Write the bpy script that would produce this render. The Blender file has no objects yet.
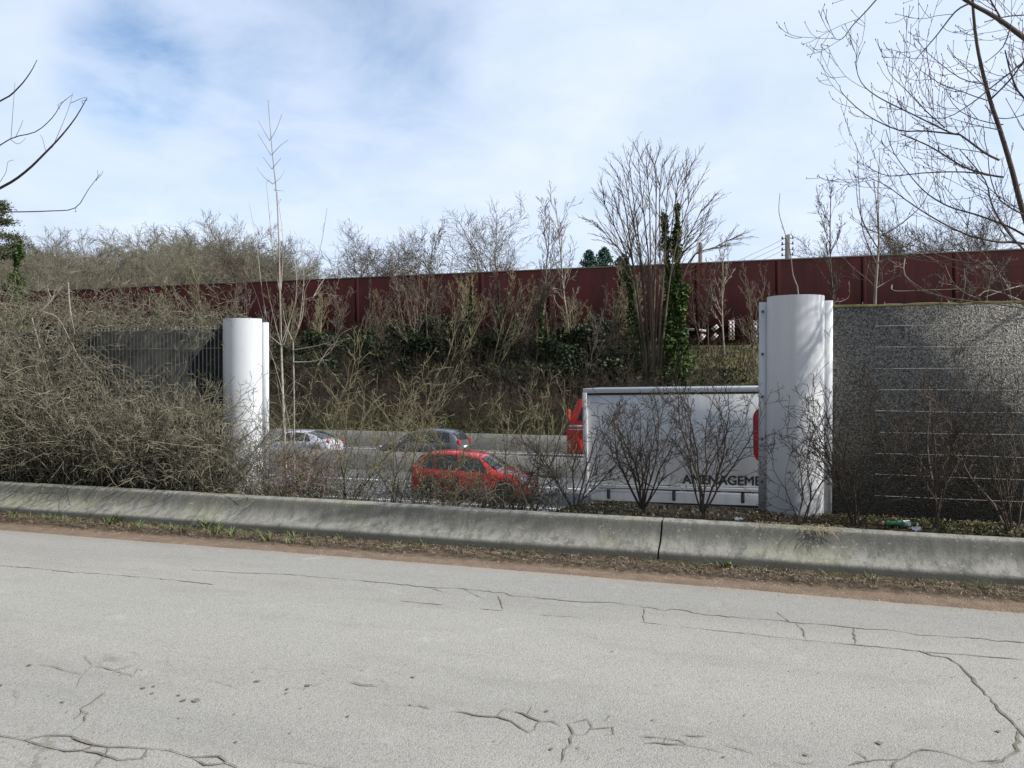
import bpy, math, random
import numpy as np
from mathutils import Vector, Matrix, Quaternion
C = bpy.context.scene.collection
R = math.radians
pi = math.pi

# ------------------------------------------------------------------ camera
F = 800.0; YAW = R(18.35); PITCH = R(-0.645); H = 2.0
cam = bpy.data.cameras.new('camera'); cam.sensor_width = 36; cam.lens = F/1024*36
cam.clip_end = 8000; cam.clip_start = .05
co = bpy.data.objects.new('camera', cam); C.objects.link(co)
co.location = (0, 0, H); co.rotation_euler = (pi/2+PITCH, 0, YAW)
bpy.context.scene.camera = co
RM = Matrix.Rotation(YAW, 3, 'Z') @ Matrix.Rotation(pi/2+PITCH, 3, 'X')

def ray(u, v): return RM @ Vector(((u-512)/F, (384-v)/F, -1))
def at(u, v, Y):
    r = ray(u, v); return Vector((0, 0, H)) + r*(Y/r.y)
def gnd(u, v, z=0.0):
    r = ray(u, v); return Vector((0, 0, H)) + r*((z-H)/r.z)
def xat(u, Y): return at(u, 375, Y).x

# ------------------------------------------------------------------ object helpers
def tag(o, label=None, cat=None, group=None, kind=None):
    if label: o['label'] = label
    if cat: o['category'] = cat
    if group: o['group'] = group
    if kind: o['kind'] = kind
    return o
def empty(name, loc, label, cat, group=None, rz=0, ry=0):
    o = bpy.data.objects.new(name, None); C.objects.link(o)
    o.location = loc; o.rotation_euler = (0, ry, rz); o.empty_display_size = .2
    return tag(o, label, cat, group)
def copy_tree(o, parent=None):
    c = o.copy(); C.objects.link(c)
    if parent: c.parent = parent
    for ch in list(o.children): copy_tree(ch, c)
    return c

class MB:
    def __init__(s): s.v = []; s.f = []; s.n = 0; s.arr = []; s.tub = {}
    def mesh(s, vs, fs):
        b = len(s.v); s.v.extend([tuple(p) for p in vs]); s.f.extend([tuple(i+b for i in f) for f in fs])
    def box(s, c, d, rz=0, bev=0):
        x, y, z = d[0]/2, d[1]/2, d[2]/2
        if bev <= 0:
            vs = [Vector((sx*x, sy*y, sz*z)) for sz in (-1, 1) for sy in (-1, 1) for sx in (-1, 1)]
            fs = [(0, 2, 3, 1), (4, 5, 7, 6), (0, 1, 5, 4), (2, 6, 7, 3), (0, 4, 6, 2), (1, 3, 7, 5)]
        else:
            import bmesh
            bm = bmesh.new(); bmesh.ops.create_cube(bm, size=1)
            for v in bm.verts: v.co = Vector((v.co.x*d[0], v.co.y*d[1], v.co.z*d[2]))
            bmesh.ops.bevel(bm, geom=bm.edges[:], offset=bev, segments=2, affect='EDGES', profile=.5)
            bm.verts.index_update(); vs = [v.co.copy() for v in bm.verts]; fs = [[v.index for v in f.verts] for f in bm.faces]; bm.free()
        m = Matrix.Rotation(rz, 3, 'Z'); c = Vector(c)
        s.mesh([m @ p + c for p in vs], fs)
    def prism(s, poly, y0, y1, axis='y'):      # poly in (x,z), extruded along y
        n = len(poly)
        vs = [(p[0], y0, p[1]) for p in poly] + [(p[0], y1, p[1]) for p in poly]
        if axis == 'x': vs = [(b, a, c) for a, b, c in vs]
        fs = [tuple(range(n)), tuple(range(2*n-1, n-1, -1))] + [(i, i+n, (i+1) % n+n, (i+1) % n) for i in range(n)]
        s.mesh(vs, fs)
    def lathe(s, prof, c, axis='z', n=24):     # prof (r,h)
        vs = []; c = Vector(c)
        for r, h in prof:
            for k in range(n):
                a = 2*pi*k/n; p = Vector((r*math.cos(a), r*math.sin(a), h))
                if axis == 'y': p = Vector((p.x, p.z, p.y))
                if axis == 'x': p = Vector((p.z, p.x, p.y))
                vs.append(p+c)
        fs = []
        for i in range(len(prof)-1):
            for k in range(n): fs.append((i*n+k, i*n+(k+1) % n, (i+1)*n+(k+1) % n, (i+1)*n+k))
        fs.append(tuple(range(n))); fs.append(tuple(range((len(prof)-1)*n, len(prof)*n)))
        s.mesh(vs, fs)
    def grid(s, P):                              # P[i][j] points
        a, b = len(P), len(P[0]); vs = [p for row in P for p in row]
        s.mesh(vs, [(i*b+j, i*b+j+1, (i+1)*b+j+1, (i+1)*b+j) for i in range(a-1) for j in range(b-1)])
    def tube(s, pts, rad, sides=3): s.tub.setdefault((len(pts), sides), []).append((pts, rad))
    def arrays(s, V, Fq): s.arr.append((V, Fq))
    def build(s, name, mat, parent=None, smooth=False, link=True):
        Vs = []; Fl = []; off = 0
        if s.v:
            Vs.append(np.array(s.v, dtype=np.float32)); off = len(s.v)
        loops = [np.array([i for f in s.f for i in f], dtype=np.int32)] if s.f else []
        cnt = [np.array([len(f) for f in s.f], dtype=np.int32)] if s.f else []
        for (n, k), lst in s.tub.items():
            P = np.array([[tuple(p) for p in a] for a, b in lst], dtype=np.float64)
            Rr = np.array([b for a, b in lst], dtype=np.float64)
            m = len(lst)
            T = np.empty_like(P); T[:, 1:-1] = P[:, 2:]-P[:, :-2]; T[:, 0] = P[:, 1]-P[:, 0]; T[:, -1] = P[:, -1]-P[:, -2]
            T /= np.linalg.norm(T, axis=2, keepdims=True)+1e-9
            ref = np.zeros((m, 1, 3)); D = P[:, -1]-P[:, 0]; ref[np.arange(m), 0, np.argmin(np.abs(D), axis=1)] = 1
            A = np.cross(T, ref); A /= np.linalg.norm(A, axis=2, keepdims=True)+1e-9
            B = np.cross(T, A)
            ang = np.arange(k)*2*pi/k
            V = P[:, :, None, :]+Rr[:, :, None, None]*(A[:, :, None, :]*np.cos(ang)[None, None, :, None]+B[:, :, None, :]*np.sin(ang)[None, None, :, None])
            Vs.append(V.reshape(-1, 3).astype(np.float32))
            base = off+np.arange(m)[:, None, None]*n*k; i = np.arange(n-1)[None, :, None]*k; j = np.arange(k)[None, None, :]; j2 = (j+1) % k
            q = np.stack([base+i+j, base+i+j2, base+i+k+j2, base+i+k+j], axis=-1).reshape(-1, 4)
            loops.append(q.reshape(-1).astype(np.int32)); cnt.append(np.full(len(q), 4, np.int32)); off += m*n*k
        for V, Q in s.arr:
            Vs.append(V.astype(np.float32)); loops.append((Q+off).reshape(-1).astype(np.int32)); cnt.append(np.full(len(Q), Q.shape[1], np.int32)); off += len(V)
        V = np.concatenate(Vs); L = np.concatenate(loops); N = np.concatenate(cnt)
        me = bpy.data.meshes.new(name); me.vertices.add(len(V)); me.vertices.foreach_set('co', V.reshape(-1))
        me.loops.add(len(L)); me.loops.foreach_set('vertex_index', L)
        me.polygons.add(len(N)); st = np.zeros(len(N), np.int32); st[1:] = np.cumsum(N)[:-1]
        me.polygons.foreach_set('loop_start', st)
        try: me.polygons.foreach_set('loop_total', N)
        except Exception: pass
        me.update(calc_edges=True); me.validate()
        if smooth: me.polygons.foreach_set('use_smooth', np.ones(len(me.polygons), bool))
        me.materials.append(mat)
        o = bpy.data.objects.new(name, me); C.objects.link(o)
        if parent: o.parent = parent
        return o

# ------------------------------------------------------------------ materials
class NT:
    def __init__(s, nt): s.nt = nt
    def n(s, t, **kw):
        nd = s.nt.nodes.new(t)
        for k, v in kw.items():
            if k.startswith('i_'):
                key = k[2:]; key = int(key) if key.isdigit() else key.replace('_', ' ')
                if hasattr(v, 'is_output') or isinstance(v, bpy.types.NodeSocket): s.nt.links.new(v, nd.inputs[key])
                else: nd.inputs[key].default_value = v
            else: setattr(nd, k, v)
        return nd
    def math(s, op, a, b=0.0, clamp=False): return s.n('ShaderNodeMath', operation=op, use_clamp=clamp, i_0=a, i_1=b).outputs[0]
    def mix(s, f, a, b):
        nd = s.n('ShaderNodeMix', data_type='RGBA')
        for k, v in ((0, f), (6, a), (7, b)):
            if isinstance(v, bpy.types.NodeSocket): s.nt.links.new(v, nd.inputs[k])
            else: nd.inputs[k].default_value = v if k == 0 else (tuple(v)+(1,))[:4]
        return nd.outputs[2]
    def noise(s, vec, sc, det=4, rough=.6, dist=0.0): return s.n('ShaderNodeTexNoise', i_Vector=vec, i_Scale=sc, i_Detail=det, i_Roughness=rough, i_Distortion=dist).outputs[0]
    def ramp(s, f, a, b): return s.n('ShaderNodeMapRange', i_0=f, i_1=a, i_2=b).outputs[0]
    def scale(s, vec, v): return s.n('ShaderNodeVectorMath', operation='MULTIPLY', i_0=vec, i_1=v).outputs[0]

def mat(name, col, rough=.8, metal=0, fn=None, spec=.4, bump=0, coat=0):
    m = bpy.data.materials.new(name); m.use_nodes = True; t = NT(m.node_tree)
    b = m.node_tree.nodes['Principled BSDF']
    b.inputs['Base Color'].default_value = tuple(col)+(1,); b.inputs['Roughness'].default_value = rough
    b.inputs['Metallic'].default_value = metal; b.inputs['Specular IOR Level'].default_value = spec
    b.inputs['Coat Weight'].default_value = coat
    if fn: fn(t, b, m)
    return m
def lk(t, a, b): t.nt.links.new(a, b)
def objpos(t): return t.n('ShaderNodeNewGeometry').outputs['Position']
def setbump(t, b, h, st, dist=.01): lk(t, t.n('ShaderNodeBump', i_Height=h, i_Strength=st, i_Distance=dist).outputs[0], b.inputs['Normal'])
def mottled(c1, c2, sc=3.0, lo=.35, hi=.65, sc2=None, bump=0, bd=.01, local=False):
    def fn(t, b, m):
        P = t.n('ShaderNodeTexCoord').outputs['Object'] if local else objpos(t)
        f = t.ramp(t.noise(P, sc, 5), lo, hi)
        c = t.mix(f, c1, c2)
        if sc2:
            g = t.noise(P, sc2, 2); c = t.mix(t.math('MULTIPLY', t.ramp(g, .35, .65), .35), c, tuple(x*.55 for x in c1))
        lk(t, c, b.inputs['Base Color'])
        if bump: setbump(t, b, t.noise(P, sc2 or sc*4, 3), bump, bd)
    return fn

def asphalt_fn(t, b, m):
    P = objpos(t); X = t.n('ShaderNodeSeparateXYZ', i_0=P)
    big = t.noise(t.scale(P, (.25, 1.2, 1)), 1.0, 4)
    c = t.mix(t.ramp(big, .35, .65), (.302, .291, .264), (.358, .343, .304))
    # worn wheel band, slightly yellower
    yb = t.math('ADD', X.outputs[1], t.math('MULTIPLY', t.noise(P, .8, 3), .6))
    w = t.math('MULTIPLY', t.ramp(yb, 4.7, 5.3), t.math('SUBTRACT', 1.0, t.ramp(yb, 6.4, 6.9)))
    c = t.mix(t.math('MULTIPLY', w, .6), c, (.375, .362, .32))
    w2 = t.ramp(yb, 7.0, 7.3); c = t.mix(t.math('MULTIPLY', w2, .45), c, (.305, .298, .282))
    st = t.ramp(t.noise(t.scale(P, (.9, 1.0, 1)), 3.5, 6, .7), .56, .72); c = t.mix(t.math('MULTIPLY', st, .3), c, (.23, .225, .21))
    vo = t.n('ShaderNodeTexVoronoi', i_Vector=P, i_Scale=115.0)
    rnd = t.n('ShaderNodeSeparateColor', i_0=vo.outputs['Color']).outputs[0]
    c = t.mix(t.math('MULTIPLY', t.ramp(rnd, .5, 1.0), .42), c, (.13, .125, .12))
    c = t.mix(t.math('MULTIPLY', t.ramp(rnd, .3, 0.0), .35), c, (.44, .43, .40))
    fine = t.noise(P, 300.0, 2)
    c = t.mix(t.math('MULTIPLY', t.ramp(fine, .55, .7), .35), c, (.15, .145, .14))
    vc = t.n('ShaderNodeTexVoronoi', feature='DISTANCE_TO_EDGE', i_Vector=t.n('ShaderNodeVectorMath', operation='ADD', i_0=t.scale(P, (.8, 1.3, 0)), i_1=t.scale(t.n('ShaderNodeTexNoise', i_Vector=P, i_Scale=3.0, i_Detail=6.0, i_Roughness=.7).outputs[1], (.5, .5, 0))).outputs[0], i_Scale=2.6).outputs['Distance']
    ln = t.math('SUBTRACT', 1.0, t.ramp(vc, .004, .022))
    mk = t.math('MULTIPLY', t.ramp(t.noise(P, 1.1, 3), .50, .60), t.math('SUBTRACT', 1.0, t.ramp(X.outputs[1], 4.6, 5.2)))
    c = t.mix(t.math('MULTIPLY', t.math('MULTIPLY', ln, mk), .6), c, (.17, .155, .12))
    dd = t.ramp(t.math('ADD', X.outputs[1], t.math('MULTIPLY', t.noise(P, 6.0, 5), .5)), 7.75, 8.15)
    c = t.mix(t.math('MULTIPLY', dd, .75), c, (.275, .225, .18))
    ol = t.ramp(t.noise(t.scale(P, (.35, 1.6, 1)), 1.7, 5, .65), .52, .68); c = t.mix(t.math('MULTIPLY', ol, .22), c, (.20, .19, .165))
    lt = t.ramp(t.noise(P, 2.6, 5, .7), .60, .70); c = t.mix(t.math('MULTIPLY', lt, .35), c, (.46, .45, .42))
    lk(t, c, b.inputs['Base Color'])
    setbump(t, b, t.math('ADD', t.math('MULTIPLY', vo.outputs['Distance'], -1), t.math('MULTIPLY', fine, .5)), .55, .006)
M = {}
M['asphalt'] = mat('asphalt', (.3, .3, .3), .9, fn=asphalt_fn, spec=.25)
M['crack'] = mat('crack_dirt', (.1, .09, .07), 1, fn=mottled((.255, .235, .185), (.14, .125, .095), 12, sc2=120), spec=.1)
def dirt_fn(t, b, m):
    P = objpos(t); y = t.n('ShaderNodeSeparateXYZ', i_0=P).outputs[1]
    c = t.mix(t.ramp(t.noise(P, 6, 5), .35, .65), (.27, .20, .145), (.19, .142, .105))
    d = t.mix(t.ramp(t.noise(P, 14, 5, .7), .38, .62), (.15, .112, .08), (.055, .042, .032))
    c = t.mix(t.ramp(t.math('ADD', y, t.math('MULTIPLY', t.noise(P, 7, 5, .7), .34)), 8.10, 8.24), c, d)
    c = t.mix(t.math('MULTIPLY', t.ramp(t.noise(P, 70, 2), .5, .65), .4), c, (.07, .055, .04))
    lk(t, c, b.inputs['Base Color']); setbump(t, b, t.noise(P, 60, 4), .9, .02)
M['dirt'] = mat('dirt', (.2, .13, .09), 1, fn=dirt_fn, spec=.1)
M['motorway'] = mat('motorway_asphalt', (.15, .15, .155), .85, fn=mottled((.13, .13, .138), (.10, .10, .107), .5, sc2=20), spec=.3)
M['lane'] = mat('lane_paint', (.6, .6, .58), .7, fn=mottled((.62, .62, .6), (.4, .4, .39), 2))
def concrete_fn(t, b, m):
    P = objpos(t); X = t.n('ShaderNodeSeparateXYZ', i_0=P); z = X.outputs[2]
    c = t.mix(t.ramp(t.noise(P, 1.3, 6, .7), .35, .65), (.33, .32, .285), (.235, .228, .20))
    c = t.mix(t.math('MULTIPLY', t.ramp(t.noise(t.scale(P, (2.2, 1, .5)), 5, 6, .75), .44, .62), .85), c, (.115, .115, .10))
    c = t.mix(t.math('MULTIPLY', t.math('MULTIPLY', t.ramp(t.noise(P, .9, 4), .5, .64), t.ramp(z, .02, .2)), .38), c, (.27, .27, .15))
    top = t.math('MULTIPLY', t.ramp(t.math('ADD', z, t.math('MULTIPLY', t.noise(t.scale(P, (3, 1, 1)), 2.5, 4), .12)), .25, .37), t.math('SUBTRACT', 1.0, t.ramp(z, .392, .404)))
    c = t.mix(t.math('MULTIPLY', top, .72), c, (.115, .115, .10)); c = t.mix(t.math('SUBTRACT', 1.0, t.ramp(z, .09, .135)), c, (.15, .145, .125))  # second mix paints the shade of the foot lip into the colour
    c = t.mix(t.math('MULTIPLY', t.ramp(t.noise(P, 60, 2), .55, .7), .4), c, (.12, .12, .11))
    c = t.mix(t.math('MULTIPLY', t.ramp(t.noise(P, 26, 3), .62, .72), .6), c, (.44, .44, .41))
    lk(t, c, b.inputs['Base Color']); setbump(t, b, t.noise(P, 45, 5, .7), .6, .01)
M['concrete'] = mat('stained_shaded_concrete', (.3, .3, .28), .95, fn=concrete_fn, spec=.2)
M['far_concrete'] = mat('motorway_concrete', (.3, .3, .29), .9, fn=mottled((.24, .24, .232), (.16, .16, .155), .8, sc2=8))
def painted_fn(t, b, m):
    P = objpos(t)
    st = t.ramp(t.noise(t.scale(P, (6, 6, .6)), 2, 4), .5, .75)
    c = t.mix(t.math('MULTIPLY', st, .35), (.66, .68, .71), (.47, .50, .54))
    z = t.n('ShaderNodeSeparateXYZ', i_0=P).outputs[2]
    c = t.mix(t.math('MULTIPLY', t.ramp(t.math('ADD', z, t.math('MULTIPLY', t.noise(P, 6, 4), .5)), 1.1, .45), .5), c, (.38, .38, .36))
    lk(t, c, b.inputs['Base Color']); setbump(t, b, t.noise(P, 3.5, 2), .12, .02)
M['painted'] = mat('painted_sheet_metal', (.7, .72, .75), .38, fn=painted_fn, spec=.5)
M['bolt'] = mat('bolt', (.2, .2, .2), .5, .8)
def gravel_fn(t, b, m):
    P = objpos(t); vo = t.n('ShaderNodeTexVoronoi', i_Vector=P, i_Scale=75.0)
    r = t.n('ShaderNodeSeparateColor', i_0=vo.outputs['Color']).outputs[0]
    c = t.mix(r, (.16, .157, .145), (.66, .64, .58))
    c = t.mix(t.math('MULTIPLY', t.ramp(t.noise(P, 70, 2), .5, .64), .7), c, (.06, .06, .055))
    z = t.n('ShaderNodeSeparateXYZ', i_0=P).outputs[2]
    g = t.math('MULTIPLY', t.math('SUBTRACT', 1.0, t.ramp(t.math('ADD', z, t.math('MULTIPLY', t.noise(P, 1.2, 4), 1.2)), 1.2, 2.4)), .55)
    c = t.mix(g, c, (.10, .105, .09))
    lk(t, c, b.inputs['Base Color']); setbump(t, b, t.math('ADD', vo.outputs['Distance'], t.noise(P, 60, 3)), 1.0, .03)
M['gravel'] = mat('exposed_aggregate', (.2, .2, .2), .95, fn=gravel_fn, spec=.2)
M['steelwire'] = mat('galvanised_wire', (.36, .37, .37), .7, .2)
M['dullwire'] = mat('dull_wire', (.27, .27, .25), .8)
M['darkpanel'] = mat('dark_absorber_panel', (.09, .09, .085), .95, fn=mottled((.05, .05, .046), (.026, .026, .024), 5, sc2=40, bump=.6))
M['moss'] = mat('moss', (.2, .19, .09), 1, fn=mottled((.20, .19, .09), (.13, .11, .06), 8, sc2=60))
def redwall_fn(t, b, m):
    P = objpos(t); X = t.n('ShaderNodeSeparateXYZ', i_0=P)
    rib = t.math('ABSOLUTE', t.math('SINE', t.math('MULTIPLY', X.outputs[0], 12.0)))
    c = t.mix(t.ramp(t.noise(t.scale(P, (1, 1, .25)), .9, 6, .7), .38, .62), (.038, .0105, .0115), (.021, .0085, .009))
    c = t.mix(t.math('MULTIPLY', rib, .25), c, (.028, .009, .010))
    lk(t, c, b.inputs['Base Color'])
M['redwall'] = mat('maroon_panel', (.12, .03, .03), .9, fn=redwall_fn, spec=.05)
M['redpost'] = mat('maroon_post', (.042, .014, .0135), .9, spec=.05)
M['coping'] = mat('dark_coping', (.03, .02, .02), .7)
def graffiti_fn(t, b, m):
    P = t.scale(objpos(t), (1, 0, 1)); ch = t.n('ShaderNodeTexChecker', i_Vector=P, i_Scale=7.0).outputs[1]
    lk(t, t.mix(t.ramp(ch, 0.2, .8), (.16, .07, .07), (.75, .75, .75)), b.inputs['Base Color'])
M['graffiti'] = mat('white_dotted_paint', (.7, .7, .7), .7, fn=graffiti_fn)
M['graffiti_plain'] = mat('white_paint_thin', (.5, .48, .5), .7)

def terrain_fn(t, b, m):
    P = objpos(t); X = t.n('ShaderNodeSeparateXYZ', i_0=P); y = X.outputs[1]
    soil = t.mix(t.ramp(t.noise(P, 5, 5), .35, .65), (.10, .078, .055), (.055, .045, .032))
    soil = t.mix(t.math('MULTIPLY', t.ramp(t.noise(P, 2.0, 5), .52, .66), .6), soil, (.055, .075, .025))
    n1 = t.ramp(t.noise(P, .35, 6, .65), .38, .62)
    gr = t.mix(n1, (.038, .048, .016), (.07, .06, .032))
    gr = t.mix(t.ramp(t.noise(P, 2.5, 4), .35, .7), gr, (.045, .05, .022))
    dry = t.mix(t.ramp(t.noise(P, .8, 5), .35, .65), (.21, .18, .11), (.12, .13, .055))
    gr = t.mix(t.math('MULTIPLY', t.ramp(y, 48, 56), t.ramp(X.outputs[0], -16, -6)), gr, dry)
    lk(t, t.mix(t.ramp(y, 14, 20), soil, gr), b.inputs['Base Color'])
    setbump(t, b, t.noise(P, 6, 6), .8, .1)
M['terrain'] = mat('earth_and_grass', (.08, .08, .04), 1, fn=terrain_fn, spec=.1)

def bark(name, c1, c2, sc=.6):
    def fn(t, b, m):
        P = objpos(t); c = t.mix(t.ramp(t.noise(P, sc, 3), .38, .62), c1, c2)
        c = t.mix(t.math('MULTIPLY', t.ramp(t.noise(P, sc*14, 3), .45, .62), .5), c, tuple(x*.5 for x in c1))
        lk(t, c, b.inputs['Base Color'])
    return mat(name, c1, .9, fn=fn, spec=.2)
M['bark_pale'] = bark('pale_bark', (.42, .38, .32), (.27, .23, .18), 2)
M['bark_palefar'] = bark('pale_bank_bark', (.22, .185, .14), (.12, .095, .075), .8)
M['bark_mid'] = bark('grey_brown_bark', (.20, .17, .13), (.125, .10, .075), 1.5)
M['bark_dark'] = bark('dark_bark', (.13, .105, .085), (.085, .068, .055), 1.5)
M['bark_fan'] = bark('grey_fan_bark', (.21, .175, .13), (.14, .115, .085), 1)
M['bark_bank'] = bark('bank_brush_bark', (.115, .088, .066), (.048, .038, .03), .8)
M['bark_olive'] = bark('olive_twigs', (.33, .30, .185), (.16, .14, .085), 5)
M['bark_thicket'] = bark('thicket_twigs', (.31, .285, .21), (.075, .07, .046), 5.0)
M['bark_russet'] = bark('russet_twigs', (.30, .11, .08), (.17, .07, .055), 4)
M['bark_wood'] = bark('woodland_bark', (.25, .22, .18), (.20, .19, .13), .12)
M['bark_woodgreen'] = bark('woodland_green_bark', (.225, .215, .15), (.19, .17, .13), .12)
def leafmat(name, c1, c2, sc=1.5, tr=.25):
    def fn(t, b, m):
        P = objpos(t); c = t.mix(t.ramp(t.noise(P, sc, 3), .4, .6), c1, c2); c = t.mix(t.math('MULTIPLY', t.ramp(t.noise(P, sc*8, 2), .4, .6), .5), c, tuple(x*.4 for x in c1))
        lk(t, c, b.inputs['Base Color'])
    return mat(name, c1, .55, fn=fn, spec=.3)
M['ivy'] = leafmat('ivy_leaves', (.05, .095, .022), (.10, .14, .035))
M['ivy_dark'] = leafmat('dark_ivy', (.025, .042, .014), (.05, .065, .022), .4)
M['conifer'] = leafmat('conifer_needles', (.055, .115, .085), (.07, .14, .095))
M['pine'] = leafmat('pine_needles', (.06, .08, .035), (.10, .10, .04))
M['grass'] = leafmat('weed_blades', (.13, .19, .055), (.20, .22, .10), 8)
M['bankgrass'] = leafmat('bank_grass_blades', (.06, .085, .025), (.11, .11, .05), 1)
M['straw'] = leafmat('straw', (.42, .35, .21), (.30, .25, .14), 8)
M['deadgrass'] = leafmat('dead_grass', (.27, .22, .14), (.12, .095, .06), 6)
M['litter_leaf'] = leafmat('dead_leaves', (.16, .11, .065), (.25, .19, .12), 9)
def trailer_fn(t, b, m):
    P = t.n('ShaderNodeTexCoord').outputs['Object']; c = t.mix(t.ramp(t.noise(t.scale(P, (1.5, 1, .25)), 2, 5, .65), .4, .65), (.78, .79, .80), (.62, .63, .635))
    z = t.n('ShaderNodeSeparateXYZ', i_0=P).outputs[2]; g = t.ramp(t.math('ADD', z, t.math('MULTIPLY', t.noise(P, 3, 4), .8)), 1.6, .6)
    lk(t, t.mix(t.math('MULTIPLY', g, .35), c, (.42, .41, .385)), b.inputs['Base Color'])
M['white'] = mat('white_trailer_side', (.78, .79, .80), .42, fn=trailer_fn)
M['alu'] = mat('brushed_aluminium', (.72, .73, .74), .35, .35)
M['blackpl'] = mat('black_plastic', (.025, .025, .027), .6)
M['rubber'] = mat('tyre_rubber', (.03, .03, .03), .85)
M['red'] = mat('red_car_paint', (.42, .014, .013), .3, coat=.7)
M['redtruck'] = mat('red_truck_paint', (.60, .03, .02), .4, coat=.4)
M['redlogo'] = mat('red_vinyl', (.48, .02, .03), .45)
M['blackletter'] = mat('black_vinyl', (.03, .03, .035), .5)
M['silver'] = mat('silver_car_paint', (.55, .54, .60), .3, .3, coat=.8)
M['darkcar'] = mat('dark_blue_grey_paint', (.085, .095, .115), .3, coat=.8)
M['glass'] = mat('dark_glass', (.03, .038, .042), .08, spec=.6)
M['taillight'] = mat('red_lens', (.55, .02, .015), .2)
M['lens'] = mat('clear_lens', (.75, .77, .8), .15, .2)
M['hub'] = mat('silver_hub', (.55, .56, .58), .35, .5)
M['plate'] = mat('number_plate', (.7, .7, .68), .5)
M['polewood'] = mat('pole_wood', (.15, .12, .10), .9)
M['polecon'] = mat('pole_concrete', (.33, .31, .28), .9)
M['bottle'] = mat('green_plastic', (.06, .25, .13), .3)
M['paper'] = mat('white_scrap', (.75, .77, .78), .6)
M['pebble'] = mat('pebble', (.38, .34, .29), .9, fn=mottled((.42, .38, .33), (.25, .2, .16), 20))

# ------------------------------------------------------------------ terrain and roads
def sstep(a, b, x):
    t = np.clip((x-a)/(b-a), 0, 1); return t*t*(3-2*t)
_rs = np.random.RandomState(3); _k = _rs.normal(size=(24, 2)); _ph = _rs.uniform(0, 6.28, 24)
def wob(X, Y, s):
    r = 0
    for i in range(24): r = r+np.sin((X*_k[i, 0]+Y*_k[i, 1])*s+_ph[i])
    return r/8
def hgt(X, Y):
    X = np.asarray(X, float); Y = np.asarray(Y, float)
    base = np.where(Y < 9.02, -.05, 0.)
    flat = .31+wob(X, Y, 3.5)*.012
    gap = .27-.32*(Y-9)+wob(X, Y, 3.5)*.015
    w = np.maximum(sstep(-3.4, -2.3, X), 1-sstep(-8.6, -7.7, X))
    edge = 10.35+.35*wob(X, 0, 1.5)*0+np.where((X < -8) | (X > .2), .75, 0)
    near = flat*w+gap*(1-w)
    drop = sstep(0, 1, (Y-edge)/(17-edge))
    zc = np.where(Y < edge, near, near*(1-drop)+(-2.2)*drop)
    zc = np.where((Y < edge) | (w > .5), zc, np.minimum(zc, .1-.36*(Y-9.8)))
    zc = np.maximum(zc, -2.2)
    zc = np.where(Y < 9.02, base, zc)
    up = np.clip((Y-42.2)/(58.5-42.2), 0, 1)
    s = -2.2+(4.12+2.2)*(up**.9)+np.where((Y > 43) & (Y < 59), wob(X, Y, .7)*.22, 0)
    far = 4.12+np.clip((Y-75)/200, 0, 1)*2
    z = np.where(Y < 40, zc, np.where(Y < 58.5, s, far))
    return z
xs = np.concatenate([[-4000, -1500, -600, -350], np.arange(-250, -60, 6), np.arange(-60, -20, 1.2), np.arange(-20, 8, .16), np.arange(8, 60, 2), [100, 300, 1200, 4000]])
ys = np.concatenate([[-1500, -300, -60, -10, 0, 8.3, 9.02], np.arange(9.03, 11.6, .1), np.arange(11.7, 18, .35), [18.5, 24, 32, 40, 41.6], np.arange(42.2, 60.5, .6), [62, 70, 80, 100, 140, 200, 275, 400, 900, 2500, 6000]])
XX, YY = np.meshgrid(xs, ys, indexing='ij'); ZZ = hgt(XX, YY)
a, b = XX.shape; V = np.stack([XX, YY, ZZ], -1).reshape(-1, 3)
I, J = np.meshgrid(np.arange(a-1), np.arange(b-1), indexing='ij'); q = (I*b+J).reshape(-1)
m = MB(); m.arrays(V, np.stack([q, q+b, q+b+1, q+1], -1)); tag(m.build('terrain', M['terrain'], smooth=True), kind='structure')
def sheet(name, x0, x1, y0, y1, z, mt, nx=1):
    m = MB(); m.mesh([(x0, y0, z), (x1, y0, z), (x1, y1, z), (x0, y1, z)], [(0, 1, 2, 3)]); return tag(m.build(name, mt), kind='structure')
sheet('road', -400, 300, -7, 8.6, 0, M['asphalt'])
sheet('motorway_near_carriageway', -400, 300, 19, 31.2, -2.1, M['motorway'])
sheet('motorway_far_carriageway', -400, 300, 31.2, 41.9, -2.11, M['motorway'])
m = MB()
def line(y, w, z=-2.096, dash=None):
    if not dash: m.mesh([(-400, y, z), (300, y, z), (300, y+w, z), (-400, y+w, z)], [(0, 1, 2, 3)])
    else:
        x = -396
        while x < 290:
            m.mesh([(x, y, z), (x+dash[0], y, z), (x+dash[0], y+w, z), (x, y+w, z)], [(0, 1, 2, 3)]); x += sum(dash)
line(23.55, .18); line(27.9, .2); line(36.0, .15, -2.104, (3, 10)); line(39.8, .2, -2.104)
tag(m.build('lane_markings', M['lane']), kind='structure')

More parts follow.
